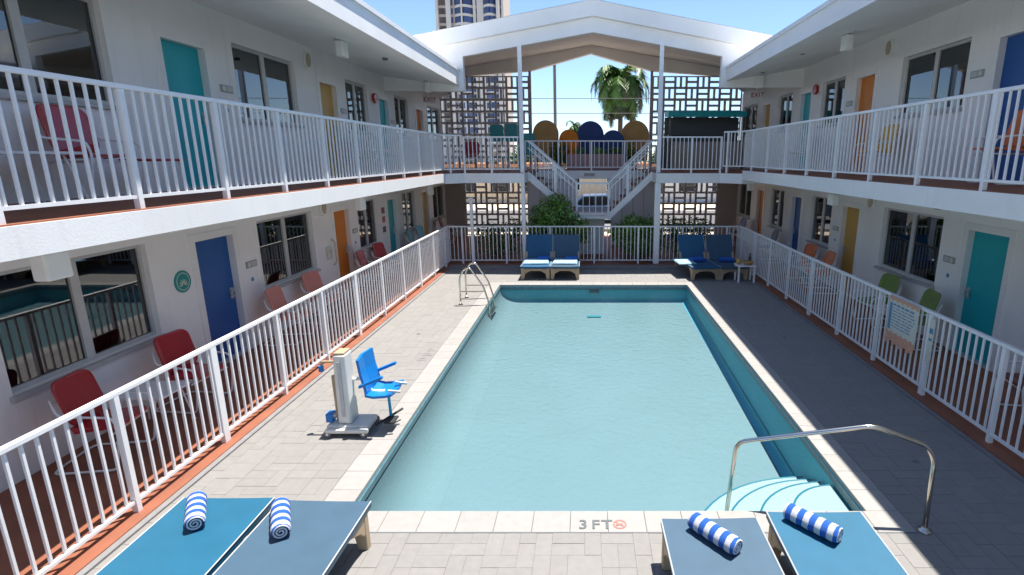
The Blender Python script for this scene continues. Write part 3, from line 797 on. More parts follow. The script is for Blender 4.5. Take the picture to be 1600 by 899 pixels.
def table(loc, label, w_=.62, d_=.5, h=.5):
    r = T('side_table', label, 'table', loc, 0, 'white gallery tables')
    t = MB(); t.prism(rrect(w_, d_, .06, 4), h - .028, h); P('table_top', t, 'rail', r, bevel=.006)
    for sx in (-1, 1):
        for sy in (-1, 1):
            P('leg', MB().tube([(sx * w_ * .34, sy * d_ * .34, h - .03), (sx * w_ * .46, sy * d_ * .46, 0)], .012, 6), 'rail', r)
    return r
table((-5.12, 5.95, zL), 'white table between the two red chairs on the left ground floor')
table((-5.2, 5.05, LF), 'white table by the red chair on the left balcony', .5, 1.0)
table((5.6, 9.5, zR), 'white table between the two olive green chairs, right ground floor', .42, .42)
# red bench seat upstairs left
st_ = T('stool', 'low red metal stool upstairs near the teal door, left balcony', 'stool', (-5.15, 6.65, LF))
P('seat', MB().prism(rrect(.45, .55, .08, 4), .40, .43), 'redmetal', st_, bevel=.008)
for sx in (-1, 1):
    for sy in (-1, 1): P('leg', MB().tube([(sx * .16, sy * .2, .40), (sx * .2, sy * .25, 0)], .012, 6), 'rail', st_)

# ---------------------------------------------------------------- loungers (local: length along +y from head y=0 to foot y=L)
def lounger(loc, rz, cloth, label, raised=False, group=None):
    r = T('sun_lounger', label, 'sun lounger', loc, rz, group)
    W, L, H = .76, 1.95, .36
    def frame_leg(y):
        b = MB(); yw = .07
        arch = [(-W / 2, 0), (-W / 2, H - .06), (W / 2, H - .06), (W / 2, 0), (W / 2 - .08, 0), (W / 2 - .11, H * .42), (W / 2 - .22, H * .62), (-W / 2 + .22, H * .62), (-W / 2 + .11, H * .42), (-W / 2 + .08, 0)]
        # split into quads strips to stay convex
        b.prism([(-W / 2, 0), (-W / 2 + .08, 0), (-W / 2 + .11, H * .45), (-W / 2 + .11, H - .06), (-W / 2, H - .06)], y - yw / 2, y + yw / 2, 'y')
        b.prism([(W / 2, 0), (W / 2, H - .06), (W / 2 - .11, H - .06), (W / 2 - .11, H * .45), (W / 2 - .08, 0)], y - yw / 2, y + yw / 2, 'y')
        b.prism([(-W / 2 + .11, H * .45), (-W / 2 + .24, H * .66), (-W / 2 + .11, H - .06)], y - yw / 2 + .002, y + yw / 2 - .002, 'y')
        b.prism([(W / 2 - .11, H * .45), (W / 2 - .11, H - .06), (W / 2 - .24, H * .66)], y - yw / 2 + .002, y + yw / 2 - .002, 'y')
        b.prism([(-W / 2 + .11, H - .06), (-W / 2 + .24, H * .66), (W / 2 - .24, H * .66), (W / 2 - .11, H - .06)], y - yw / 2 + .001, y + yw / 2 - .001, 'y')
        dy = -1 if y > L / 2 else 1
        for sx in (-1, 1):
            q = [(y, H * .40), (y + dy * .05, H * .40), (y + dy * .12, H * .60), (y + dy * .30, H - .058), (y, H - .058)]
            b.prism(q, sx * (W / 2 - .055), sx * (W / 2 - .005), 'x')
        return b
    for y in (.22, L - .10): P('leg', frame_leg(y), 'resin', r, bevel=.008)
    for sx in (-1, 1): P('side_rail', MB().box(sx * (W / 2 - .06), sx * W / 2, .02 if not raised else .70, L - .02, H - .059, H - .005), 'resin', r, bevel=.01)
    hinge = .72
    def prof(t):   # t along length from head
        if not raised or t > hinge: return (t, H + .012 - .012 * math.sin(PI * t / L))
        a = R_(62); q = hinge - t; return (hinge - q * math.cos(a), H + .012 + q * math.sin(a))
    def sling(t0, t1, cl, nm, n=10):
        b = MB(); nx_ = 6; th = .05
        for side in (0, 1):
            for i in range(n + 1):
                t = t0 + (t1 - t0) * i / n; y, z = prof(t)
                for k in range(nx_ + 1):
                    x = -W / 2 - .004 + (W + .008) * k / nx_; sag = -.006 * (1 - (2 * k / nx_ - 1) ** 2)
                    b.v.append((x, y, z + sag + (0 if side == 0 else -th)))
        N = (n + 1) * (nx_ + 1); id_ = lambda s, i, k: s * N + i * (nx_ + 1) + k
        for i in range(n):
            for k in range(nx_):
                b.f.append((id_(0, i, k), id_(0, i, k + 1), id_(0, i + 1, k + 1), id_(0, i + 1, k))); b.f.append((id_(1, i, k), id_(1, i + 1, k), id_(1, i + 1, k + 1), id_(1, i, k + 1)))
            b.f.append((id_(0, i, 0), id_(0, i + 1, 0), id_(1, i + 1, 0), id_(1, i, 0))); b.f.append((id_(0, i, nx_), id_(1, i, nx_), id_(1, i + 1, nx_), id_(0, i + 1, nx_)))
        for k in range(nx_):
            b.f.append((id_(0, 0, k), id_(1, 0, k), id_(1, 0, k + 1), id_(0, 0, k + 1))); b.f.append((id_(0, n, k), id_(0, n, k + 1), id_(1, n, k + 1), id_(1, n, k)))
        so = P(nm, b, cl, r)
        for sx in (-1, 1): P('piping', MB().tube([(sx * (W / 2 + .003), *prof(t0 + (t1 - t0) * i / n)) for i in range(n + 1)], .006, 5), 'piping', so)
    if raised:
        sling(hinge, L, cloth, 'seat_sling'); sling(0, hinge, cloth, 'back_sling', 5)
        b = MB(); a = R_(62); 
        for sx in (-1, 1): P('back_frame', MB().bar((sx * (W / 2 - .03), hinge, H - .02), (sx * (W / 2 - .03), hinge - .72 * math.cos(a) - .02, H - .02 + .72 * math.sin(a)), .05, .04), 'resin', r)
        b.bar((-W / 2 + .06, hinge - .3, H - .02), (-W / 2 + .06, hinge - .34, .05), .03, .03)
        P('back_prop', b, 'resin', r)
    else:
        sling(0, L, cloth, 'sling', 16)
    return r
grp = 'blue and slate sun loungers round the pool'
# near left pair: foot end at y~4.05
lounger((-3.03, 2.13, .012), R_(0), 'slingblue', 'flat blue sun lounger nearest the left fence in the foreground', group=grp)
lounger((-2.24, 2.09, .012), R_(-1.5), 'slingslate', 'flat slate grey sun lounger in the left foreground, beside the pool corner', group=grp)
lounger((1.02, 1.86, .012), R_(1.0), 'slingslate', 'flat slate grey sun lounger in the right foreground, left of the blue one', group=grp)
lounger((1.86, 1.94, .012), R_(.0), 'slingblue', 'flat blue sun lounger in the right foreground under the pool handrail', group=grp)
# far pairs, backs raised, foot toward camera: rotate 180
lounger((-1.34, 16.05, .012), R_(180), 'slingback', 'raised blue sun lounger at the far end, left of the slate one in the sun', True, grp)
lounger((-.55, 16.05, .012), R_(180), 'slingslate', 'raised slate sun lounger at the far end, right one of the sunlit pair', True, grp)
lounger((2.98, 15.98, .012), R_(186), 'slingback', 'raised blue sun lounger in the shaded far right corner, left of its pair', True, grp)
lounger((3.80, 15.98, .012), R_(184), 'slingslate', 'raised slate sun lounger in the shaded far right corner next to the white table', True, grp)

# ---------------------------------------------------------------- rolled towels
def towel(loc, rz, label, L=.40, R=.066):
    r = T('rolled_towel', label, 'towel', loc, rz, 'striped rolled towels')
    b = MB(); n = 18; m = 16
    for i in range(m + 1):
        x = -L / 2 + L * i / m; rr = R * (1 + .03 * math.sin(i * 1.9) - (.10 if i in (0, m) else 0))
        for k in range(n):
            a = 2 * PI * k / n; fl = .94 if math.sin(a) < -.3 else 1
            b.v.append((x, rr * math.cos(a) * 1.05, R * .94 + rr * math.sin(a) * fl))
    for i in range(m):
        for k in range(n): b.f.append((i * n + k, i * n + (k + 1) % n, (i + 1) * n + (k + 1) % n, (i + 1) * n + k))
    P('roll', b, 'towel', r, smooth=True)
    # spiral ends
    for sx in (-1, 1):
        e = MB(); pts = []
        for q in range(50):
            a = q * .32; rr = R * .9 * (1 - q / 56); pts.append((sx * (L / 2 - .004), rr * math.cos(a), R * .94 + rr * math.sin(a)))
        e.tube(pts, .0068, 5); P('roll_end', e, 'towelend', r)
    return r
tz = .012 + .372
towel((-3.13, 3.83, tz - .006), R_(-57), 'blue and white rolled towel on the flat blue lounger at left', .40)
towel((-2.40, 3.74, tz - .006), R_(-61), 'blue and white rolled towel on the slate lounger at left', .40)
towel((.97, 3.56, tz - .006), R_(-50), 'blue and white rolled towel on the slate lounger at right', .42)
towel((1.76, 3.68, tz - .006), R_(-47), 'blue and white rolled towel on the blue lounger by the pool steps', .42)

def folded(loc, rz, label, m, size=(.45, .3, .06)):
    b = MB(); 
    for k in range(3):
        b.box(-size[0] / 2 + .01 * k, size[0] / 2 - .006 * k, -size[1] / 2 + .004 * k, size[1] / 2 - .008 * k, size[2] * k / 3 + .001, size[2] * (k + 1) / 3 - .001)
    o = P('folded_towel', b, m, None, bevel=.012); o.location = loc; o.rotation_euler = (0, 0, rz); tag(o, label, 'towel', 'folded towels on the far loungers')
    return o
zz = .012 + .375
folded((-1.36, 14.75, zz), R_(3), 'pale blue towel spread on the blue lounger of the sunlit far pair', 'towelpale', (.68, .7, .03))
folded((-1.18, 15.05, zz + .03), R_(10), 'bright blue folded towel lying on the pale towel, sunlit blue lounger', 'towelblue', (.36, .22, .07))
folded((-.56, 14.75, zz), R_(-2), 'pale blue towel spread on the slate lounger of the sunlit far pair', 'towelpale', (.66, .7, .03))
folded((-.40, 15.05, zz + .03), R_(4), 'bright blue folded towel on the sunlit far slate lounger', 'towelblue', (.34, .2, .07))
folded((2.72, 14.75, zz), R_(6), 'pale blue towel spread on the blue lounger in the shaded far corner', 'towelpale', (.48, .8, .03))
folded((3.10, 14.95, zz), R_(14), 'bright blue folded towel on the blue lounger in the shaded far corner', 'towelblue', (.42, .3, .08))
folded((3.92, 14.95, zz), R_(0), 'bright blue folded towel on the slate lounger by the white table', 'towelblue', (.4, .3, .08))

# ---------------------------------------------------------------- patio table with teapot set
r = T('side_table', 'small white table in the far right corner holding a brown bowl', 'table', (4.18, 14.0, .012))
P('table_top', MB().prism(rrect(.50, .44, .05, 4), .42, .45), 'rail', r, bevel=.008)
for sx in (-1, 1):
    for sy in (-1, 1): P('leg', MB().box(sx * .2 - .022, sx * .2 + .022, sy * .17 - .022, sy * .17 + .022, 0, .42), 'rail', r)
bw = MB(); bw.lathe([(.05, 0), (.10, .015), (.135, .06), (.14, .09), (.12, .085), (.09, .04), (.02, .03)], n=18)
o = P('bowl', bw, 'wood', smooth=True); o.location = (4.24, 13.95, .463); tag(o, 'brown wooden bowl on the white corner table', 'bowl')
bt = MB(); bt.lathe([(.035, 0), (.04, .02), (.04, .16), (.016, .21), (.016, .27), (.02, .275)], n=14)
o = P('bottle', bt, 'glassdark', smooth=True); o.location = (4.33, 14.12, .463); tag(o, 'dark bottle standing behind the brown bowl', 'bottle')
cp = MB(); cp.lathe([(.05, 0), (.062, .08), (.066, .14), (.058, .14), (.05, .02)], n=16)
o = P('cup', cp, 'tan', smooth=True); o.location = (4.02, 14.05, .463); tag(o, 'yellow cup on the white corner table', 'cup')

# ---------------------------------------------------------------- pool lift
r = T('pool_lift', 'beige wheeled pool access lift with a blue plastic seat', 'pool lift', (-2.84, 5.98, .012))
b = MB(); b.box(-.20, .28, -.16, .16, .05, .12); b.box(-.20, .30, -.22, -.165, .05, .10); P('base', b, 'beige', r, bevel=.012)
for x, y in ((-.17, -.20), (-.17, .18), (.25, -.20), (.25, .18)):
    wv = P('wheel', MB().tube([(x, y - .018, .042), (x, y + .018, .042)], .042, 14), 'kerb', r)
    P('hub', MB().tube([(x, y - .023, .042), (x, y + .023, .042)], .017, 10), 'chrome', wv)
b = MB(); b.prism([(-.13, -.13), (.10, -.15), (.13, -.12), (.13, .12), (.10, .15), (-.13, .13)], .13, 1.0); b.v = [(x * .60 * (1 - .12 * (z - .13)), y * .8 * (1 - .1 * (z - .13)), z * .97) for x, y, z in b.v]; P('mast_cover', b, 'beige', r, bevel=.012)
b = MB(); b.box(-.062, .062, -.09, .09, .97, 1.0); P('mast_cap', b, 'resin', r, bevel=.01)
b = MB(); b.box(-.02, .02, -.122, -.108, .22, .90); P('groove', b, 'alum', r)
b = MB(); b.tube(fillet([(-.06, 0, .86), (-.24, 0, .86), (-.26, .0, .80)], .04), .016, 7); b.tube([(-.10, -.03, .14), (-.11, -.03, .70)], .028, 8); P('actuator', b, 'resin', r)
b = MB(); b.box(-.23, -.15, -.10, .02, .13, .24); P('battery', b, 'liftblue', r, bevel=.01)
b = MB(); b.tube([(-.26, 0, .74), (-.26, 0, .81)], .03, 10); P('control_knob', b, 'liftblue', r)
b = MB(); b.tube(fillet([(.04, .05, .62), (.20, .08, .62), (.26, .1, .44), (.42, .12, .44)], .05), .022, 8); P('seat_arm', b, 'beige', r)
# blue seat: shell facing +x
b = MB(); th = .03
prof = [(.17, .98), (.19, .80), (.23, .62), (.27, .52), (.36, .50), (.50, .51), (.58, .53)]
for sgn in (0, 1):
    for (x, z) in prof:
        for k in range(5):
            y = .10 + (-.22 + .11 * k) ; cup = .035 * abs(k - 2) / 2
            b.v.append((x + (cup if z > .55 else 0) + (th if sgn and z > .55 else 0), y, z - .06 + (cup if z <= .55 else 0) - (th if sgn and z <= .55 else 0)))
N = len(prof) * 5; ii = lambda s, i, k: s * N + i * 5 + k
for i in range(len(prof) - 1):
    for k in range(4):
        b.f.append((ii(0, i, k), ii(0, i, k + 1), ii(0, i + 1, k + 1), ii(0, i + 1, k))); b.f.append((ii(1, i, k), ii(1, i + 1, k), ii(1, i + 1, k + 1), ii(1, i, k + 1)))
    b.f.append((ii(0, i, 0), ii(0, i + 1, 0), ii(1, i + 1, 0), ii(1, i, 0))); b.f.append((ii(0, i, 4), ii(1, i, 4), ii(1, i + 1, 4), ii(0, i + 1, 4)))
for k in range(4):
    b.f.append((ii(0, 0, k), ii(1, 0, k), ii(1, 0, k + 1), ii(0, 0, k + 1))); b.f.append((ii(0, 6, k), ii(0, 6, k + 1), ii(1, 6, k + 1), ii(1, 6, k)))
P('seat', b, 'liftblue', r)
for y in (-.13, .33):
    b = MB(); b.bar((.22, y, .60), (.50, y, .72), .05, .035); P('armrest', b, 'liftblue', r, bevel=.008)
b = MB(); b.tube([(.46, .1, .44), (.47, .1, .12)], .018, 8); P('foot_post', b, 'liftblue2', r)
b = MB(); b.tube([(.36, -.1, .10), (.56, .26, .14)], .016, 6); b.bar((.44, .02, .11), (.56, .02, .11), .18, .02); P('footrest', b, 'black', r)
b = MB(); b.bar((.52, -.06, .52), (.66, -.04, .50), .03, .02); b.bar((.52, .2, .52), (.66, .2, .50), .03, .02); P('seat_strap', b, 'alum', r)

# ---------------------------------------------------------------- handrails
r = T('pool_handrail', 'stainless steel handrail over the corner steps in the right foreground', 'handrail', (2.97, 4.14, .012))
pth = fillet([(0, 0, 0), (.07, .12, .62), (.0, .14, .74), (-.45, .2, .905), (-1.56, .46, .60), (-1.62, .52, -.62)], .10, 6)
P('rail', MB().tube(pth, .021, 12), 'steel', r, smooth=True)
P('flange', MB().lathe([(.058, 0), (.055, .012), (.03, .02), (.026, .035)], n=18), 'steel', r, smooth=True)
r = T('pool_ladder', 'stainless steel grab rails at the far left corner of the pool', 'ladder', (-2.77, 11.95, .012))
for y in (-.3, .3):
    p = fillet([(0, y, 0), (0, y, .60), (.10, y, .80), (.24, y, .84), (.52, y, .40), (.62, y, .05), (.64, y, -.42)], .09, 5)
    q = P('grab_rail', MB().tube(p, .02, 10), 'steel', r, smooth=True)
    P('flange', MB().lathe([(.05, 0), (.045, .014), (.024, .02)], (0, y, 0), 14), 'steel', q)
    P('brace', MB().tube([(0, y, .30), (.555, y, .30)], .014, 8), 'steel', r)
b = MB(); b.box(.0, .22, -.3, .3, .845, .862)
for z in (-.22,):
    P('step', MB().box(.60, .70, -.3, .3, z - .012, z + .012), 'steel', r)

# white post at back left, in front of the fence
r = T('white_post', 'tall white post with a square cap before the far fence at left', 'post', (-3.36, 16.08, .05))
P('shaft', MB().box(-.045, .045, -.045, .045, 0, 1.94), 'rail', r, bevel=.006); P('cap', MB().box(-.065, .065, -.065, .065, 1.94, 1.99), 'rail', r, bevel=.006); P('foot_plate', MB().box(-.08, .08, -.08, .08, .0, .02), 'rail', r)

# ---------------------------------------------------------------- pool rules sign on the right fence
r = T('pool_sign', 'pale pool notice with peach borders hung on the right fence', 'sign', (4.53, 7.45, .62))
b = MB(); b.box(-.012, .0, -.36, .36, .0, .60); P('board', b, 'signpale', r)
b = MB(); b2 = MB(); n = 12
for q in range(n):
    y0 = -.36 + .72 * q / n
    b.box(-.016, -.0125, y0 + .002, y0 + .058, .53 + .02 * (q % 2), .599); b2.box(-.016, -.0125, y0 + .002, y0 + .058, -.06 - .03 * (q % 3), .06 + .02 * (q % 2))
P('border', b, 'signpeach', r); P('border', b2, 'signpeach', r)
b = MB()
random.seed(3)
for row_ in range(8):
    z = .47 - row_ * .045; y = .25
    while y > -.3:
        l = random.uniform(.04, .13)
        if y - l > -.33: b.box(-.0145, -.0125, y - l, y, z, z + (.028 if row_ == 0 else .014))
        y -= l + .025
P('print_line', b, 'inkblue', r)
b = MB(); b.box(-.0142, -.0122, .27, .335, .1, .5); P('side_band', b, 'inkblue', r)
r = T('depth_sign', 'narrow pale sign with blue marks on the right fence beside the pool notice', 'sign', (4.53, 6.78, .55))
P('board', MB().box(-.01, 0, -.05, .05, 0, .6), 'signpale', r)
P('mark', MB().box(-.0125, -.0105, -.035, .035, .40, .47).box(-.0125, -.0105, -.03, .03, .30, .335), 'inkblue', r)

# ---------------------------------------------------------------- wall signs, lights, alarms
def plaque(side, xw, y, z, where):
    r = T('room_sign', f'small grey green room plaque {where}', 'sign', (xw, y, z), 0 if side > 0 else PI, 'room number plaques')
    P('plate', MB().box(0, .015, -.15, .15, -.055, .055), 'signgrey', r, bevel=.003)
    P('emblem', MB().tube([(.015, -.07 * side, 0), (.0185, -.07 * side, 0)], .042, 16), 'signpale', r)
    P('number_panel', MB().box(.015, .0175, (-.01 if side > 0 else -.13), (.13 if side > 0 else .01), -.04, .04), 'alum', r)
plaque(1, LW, 9.04, 1.44, 'beside the navy door, left ground floor'); plaque(1, LW, 9.06, 4.24, 'beside the near teal door, left balcony')
plaque(1, LW, 13.30, 1.44, 'beside the orange door, left ground floor'); plaque(1, LW, 13.32, 4.24, 'beside the mustard door, left balcony')
plaque(1, LW, 16.64, 4.20, 'beside the far teal door, left balcony')
plaque(-1, RW, 9.02, 1.52, 'beside the turquoise door, right ground floor'); plaque(-1, RW, 9.05, 4.46, 'beside the navy door, right balcony')
plaque(-1, RW, 13.30, 1.50, 'beside the mustard door, right ground floor'); plaque(-1, RW, 13.28, 4.40, 'beside the orange door, right balcony')
def marker(side, xw, y, z, where):
    b = MB(); b.tube([(0, 0, 0), (.008, 0, 0)], .038, 6); o = P('door_marker', b, 'inkblue'); o.location = (xw, y, z); o.rotation_euler = (0, 0, 0 if side > 0 else PI)
    tag(o, f'tiny blue marker on the wall {where}', 'sign', 'blue wall markers')
marker(1, LW, 9.02, 1.18, 'below the plaque by the navy door, left ground floor'); marker(-1, RW, 9.0, 1.25, 'below the plaque by the turquoise door'); marker(1, LW, 13.28, 1.15, 'below the plaque by the orange door'); marker(-1, RW, 13.28, 1.22, 'below the plaque by the mustard door, right ground floor')
marker(1, LW, 9.0, 3.92, 'below the plaque by the near teal door, left balcony')
r = T('round_sign', 'round teal sign with a pale emblem left of the navy door', 'sign', (LW, 7.44, 1.50))
P('disc', MB().tube([(0, 0, 0), (.014, 0, 0)], .155, 32), 'signteal', r)
e = MB()
for q in range(24):
    a0, a1 = 2 * PI * q / 24, 2 * PI * (q + 1) / 24
    e.quad(*[(.0155, rr * math.cos(a), rr * math.sin(a)) for rr, a in ((.125, a0), (.125, a1), (.115, a1), (.115, a0))])
for q in range(7):
    a0 = PI * q / 6; e.bar((.016, .02 * math.cos(a0), -.05 + .02 * math.sin(a0)), (.016, .08 * math.cos(a0), -.05 + .08 * math.sin(a0)), .014, .003, up=(1, 0, 0))
P('emblem', e, 'signpale', r)
def wall_light(side, xw, y, z, where):
    r = T('wall_light', f'white oval wall light {where}', 'wall light', (xw, y, z), 0 if side > 0 else PI, 'oval wall lights')
    b = MB(); b.prism([(.11 * math.cos(2 * PI * k / 20), .17 * math.sin(2 * PI * k / 20)) for k in range(20)], 0, .05, 'x'); P('body', b, 'lampwhite', r, bevel=.012)
    b = MB(); b.prism([(.075 * math.cos(2 * PI * k / 20), .13 * math.sin(2 * PI * k / 20)) for k in range(20)], .05, .085, 'x'); P('lens', b, 'lampdome', r, bevel=.015)
wall_light(1, LW, 11.75, 5.10, 'left of the mustard door, left balcony'); wall_light(1, LW, 11.72, 2.14, 'left of the orange door, left ground floor')
wall_light(-1, RW, 11.72, 5.32, 'beside the orange door, right balcony'); wall_light(-1, RW, 11.70, 2.28, 'beside the mustard door, right ground floor')
def drop_light(x, y, z, where, h=.30):
    r = T('gallery_light', f'white box light hanging from the ceiling {where}', 'light', (x, y, z), 0, 'hanging gallery lights')
    P('housing', MB().box(-.07, .07, -.12, .12, -h, -.03), 'lampwhite', r, bevel=.02); P('bracket', MB().box(-.03, .03, -.03, .03, -.035, .0), 'lampwhite', r)
    P('arm', MB().box(-.01 , .01, -.30, .12, -.025, -.005), 'alum', r)
drop_light(-4.4, 10.55, 5.25, 'outside the mustard door, left balcony'); drop_light(-4.4, 16.05, 5.25, 'at the far end of the left balcony')
drop_light(-4.6, 4.60, 2.44, 'over the nearest left window, ground floor', .27); drop_light(-4.6, 11.2, 2.44, 'beyond the orange door, left ground floor', .3); drop_light(-4.6, 16.35, 2.46, 'at the far end of the left ground floor', .36)
drop_light(4.85, 10.88, 5.42, 'above the big right window, right balcony'); drop_light(4.85, 16.05, 5.42, 'at the far end of the right balcony', .36)
drop_light(4.9, 10.88, 2.52, 'before the mustard door, right ground floor', .25); drop_light(4.9, 16.45, 2.46, 'at the far end of the right ground floor', .24)
def flush(x, y, z, where):
    r = T('ceiling_light', f'shallow amber dome ceiling light {where}', 'light', (x, y, z), 0, 'amber dome lights')
    P('dome', MB().lathe([(.05, -.085), (.12, -.06), (.15, -.015), (.15, -.004)], n=18), 'lampdome', r, smooth=True); P('rim', MB().lathe([(.165, -.012), (.165, 0)], n=18), 'alum', r)
flush(-4.95, 8.1, 2.44, 'near the navy door, left ground floor'); flush(5.3, 8.2, 2.52, 'near the turquoise door, right ground floor')
# detectors under eaves
for x, y, z, wh in ((4.75, 12.8, 5.43, 'above the right balcony'), (4.7, 15.4, 5.42, 'at the far end above the right balcony'), (-4.2, 12.2, 5.215, 'above the left balcony')):
    o = P('ceiling_sensor', MB().lathe([(.05, -.045), (.06, -.01), (.06, 0)], n=14), 'ink'); o.location = (x, y, z); tag(o, f'small dark round ceiling sensor {wh}', 'sensor', 'ceiling sensors')
def alarm(side, xw, y, z, lb):
    r = T('fire_alarm', lb, 'alarm', (xw, y, z), 0 if side > 0 else PI, 'red fire alarm bells')
    P('gong', MB().tube([(.03, 0, 0), (.09, 0, 0)], .13, 20), 'redmetal', r, bevel=.01); P('base', MB().box(0, .03, -.07, .07, -.07, .07), 'redmetal', r)
alarm(1, LW, 15.25, 4.72, 'red round fire alarm bell beside the far teal door, left balcony'); alarm(-1, RW, 15.2, 4.93, 'red round fire alarm bell beside the teal door, right balcony')
def exit_sign(x, y, z, rz, lb):
    r = T('exit_sign', lb, 'exit sign', (x, y, z), rz, 'exit signs')
    P('housing', MB().box(-.19, .19, -.03, .03, -.12, .12), 'lampwhite', r, bevel=.006)
    text_mesh('lettering', "EXIT", .19, 'signred', r, (-.175, -.032, -.065), (PI / 2, 0, 0), .002)
    P('stem', MB().box(-.02, .02, -.02, .02, .12, .5), 'lampwhite', r)
exit_sign(-5.2, 19.0, 5.05, R_(20), 'white exit sign with red letters at the far end of the left balcony'); exit_sign(5.72, 19.2, 5.22, R_(-20), 'white exit sign with red letters at the far end of the right balcony')
# wall cabinet by orange door
r = T('call_box', 'small cream wall box with a curved handle left of the orange door', 'call box', (LW, 11.85, 1.15))
P('box', MB().box(0, .06, -.13, .05, -.14, .14), 'signpale', r, bevel=.01); P('emblem', MB().tube([(.06, -.05, .03), (.063, -.05, .03)], .04, 10), 'signpeach', r)
P('handle', MB().tube(fillet([(.02, .12, -.30), (.10, .12, -.24), (.10, .12, .22), (.02, .12, .28)], .06), .018, 8), 'cream', r, smooth=True)
for z, m_ in ((1.75, 'maroon'), (1.50, 'inkred'), (1.22, 'ink')):
    o = P('wall_notice', MB().box(0, .02, -.09, .09, -.08, .08), m_); o.location = (LW, 15.25, z)
    tag(o, {1.75: 'topmost dark red notice left of the far teal ground floor door', 1.50: 'middle pinkish notice left of the far teal ground floor door', 1.22: 'lowest black notice left of the far teal ground floor door'}[z], 'notice')

# ================================================================ UPPER TERRACE FURNITURE
def round_seat(x, top, hw, m_, lb, y=21.0):
    r = T('round_back_seat', lb, 'lounge seat', (x, y, 2.75), 0, 'round backed seats on the terrace')
    h = top - 2.75
    n = 26; ry = min(hw * 1.05, h * .5)
    poly = [(-hw * .92, .30), (hw * .92, .30)] + [(hw * math.cos(PI * k / n), h - ry + ry * math.sin(PI * k / n)) for k in range(n + 1)]
    P('backrest', MB().prism(poly, -.06, .06, 'y'), m_, r, bevel=.025)
    P('seat', MB().box(-hw * .92, hw * .92, .06, .62, .30, .44), m_, r, bevel=.02)
    for sx in (-1, 1):
        for y_ in (0, .55): P('leg', MB().tube([(sx * hw * .8, y_, 0), (sx * hw * .8, y_, .30)], .02, 8), 'ink', r)
round_seat(-1.48, 4.52, .48, 'disctan', 'large ochre round backed seat beside the left breeze block screen')
round_seat(-.62, 4.18, .36, 'discorange', 'smaller orange round backed seat between the ochre and large navy ones', 20.8)
round_seat(.18, 4.49, .50, 'discblue', 'large navy round backed seat in the middle of the terrace')
round_seat(1.00, 4.15, .42, 'discblue', 'smaller navy round backed seat in front of the palm', 20.6)
round_seat(1.84, 4.51, .52, 'disctan', 'large ochre round backed seat beside the bar and palm')
def teal_panel(x, y, w_, z0, z1, lb):
    r = T('teal_chair', lb, 'chair', (x, y, 2.75), 0, 'tall teal chairs on the left terrace')
    P('backrest', MB().prism([(p + 0, q + (z1 + z0) / 2 - 2.75) for p, q in rrect(w_, z1 - z0, .08, 4)], -.02, .02, 'y'), 'tealmetal', r, bevel=.008)
    P('seat', MB().box(-w_ / 2, w_ / 2, .0, .45, .40, .44), 'tealmetal', r, bevel=.01)
    for sx in (-1, 1):
        for y_ in (.0, .42): P('leg', MB().tube([(sx * w_ * .42, y_, 0), (sx * w_ * .42, y_, max(.40, z0 - 2.70) if y_ == 0 else .40)], .014, 6), 'rail', r)
teal_panel(-3.30, 21.0, .50, 3.75, 4.36, 'tall teal chair at the left of the terrace, against the breeze blocks'); teal_panel(-2.77, 21.1, .48, 3.75, 4.40, 'tall teal chair on the terrace just left of the left column')
teal_panel(-2.10, 20.9, .45, 3.25, 4.05, 'tall teal chair at the left end of the bridge railing')
chair('redmetal', (-3.9, 19.2, 2.75), R_(-80), 'red lawn chair upstairs on the rear terrace behind the short left railing')
# bar kiosk
r = T('bar_kiosk', 'black bar kiosk with a teal canopy on the right of the rear terrace', 'bar', (3.05, 20.6, 2.75))
P('back_panel', MB().box(-.05, 2.75, .9, 1.0, .0, 1.9), 'ink', r)
P('canopy', MB().prism([(0, 1.86), (0, 2.06), (.98, 2.10), (.98, 1.92)], -.05, 2.8, 'x'), 'teal', r)
P('counter', MB().box(.15, 2.65, .1, .5, .0, 1.0), 'endwall', r); P('counter_top', MB().box(.08, 2.72, .03, .56, 1.0, 1.04), 'ink', r)
for x in (0, 2.68): P('post', MB().box(x, x + .06, .02, .08, 0, 1.86), 'ink', r)
P('shelf', MB().box(.1, 2.6, .75, .9, 1.25, 1.28), 'ink', r)
o = P('lantern', MB().lathe([(.09, 0), (.09, .16), (.07, .17), (.07, .20)], n=12), 'lampdome'); o.location = (3.10, 20.9, 3.792); tag(o, 'pale round lantern on the bar counter near the right column', 'lantern')
# planter on bridge
r = T('planter', 'long dusty pink planter of low plants behind the bridge railing', 'planter', (0.35, 20.0, 2.75))
P('trough', MB().box(-1.0, 1.0, -.15, .15, 0, .55), 'pink', r, bevel=.01)

# ================================================================ PLANTS
def leaf_cloud(blobs, n, size, seed, squash=1.0):
    rnd = random.Random(seed); b = MB(); tot = sum(r[0] * r[1] * r[2] for _, r in blobs)
    for c, r in blobs:
        for _ in range(int(n * r[0] * r[1] * r[2] / tot)):
            d = Vector((rnd.gauss(0, 1), rnd.gauss(0, 1), rnd.gauss(0, 1))).normalized()
            q = rnd.random() ** .35 * (1 + .16 * math.sin(d.x * 7 + seed) * math.cos(d.z * 6 + d.y * 5))
            p = Vector(c) + Vector((d.x * r[0], d.y * r[1], d.z * r[2])) * q
            nrm = (d + Vector((rnd.gauss(0, .6), rnd.gauss(0, .6), rnd.gauss(0, .6) + .4))).normalized()
            t = nrm.orthogonal().normalized(); t = (Matrix.Rotation(rnd.uniform(0, 2 * PI), 3, nrm) @ t); u = nrm.cross(t)
            L = size * rnd.uniform(.7, 1.4); w_ = L * .42
            b.quad(p - t * L * .5, p + u * w_ * .5 - nrm * L * .05, p + t * L * .5 - nrm * L * .12, p - u * w_ * .5 - nrm * L * .05)
    return b
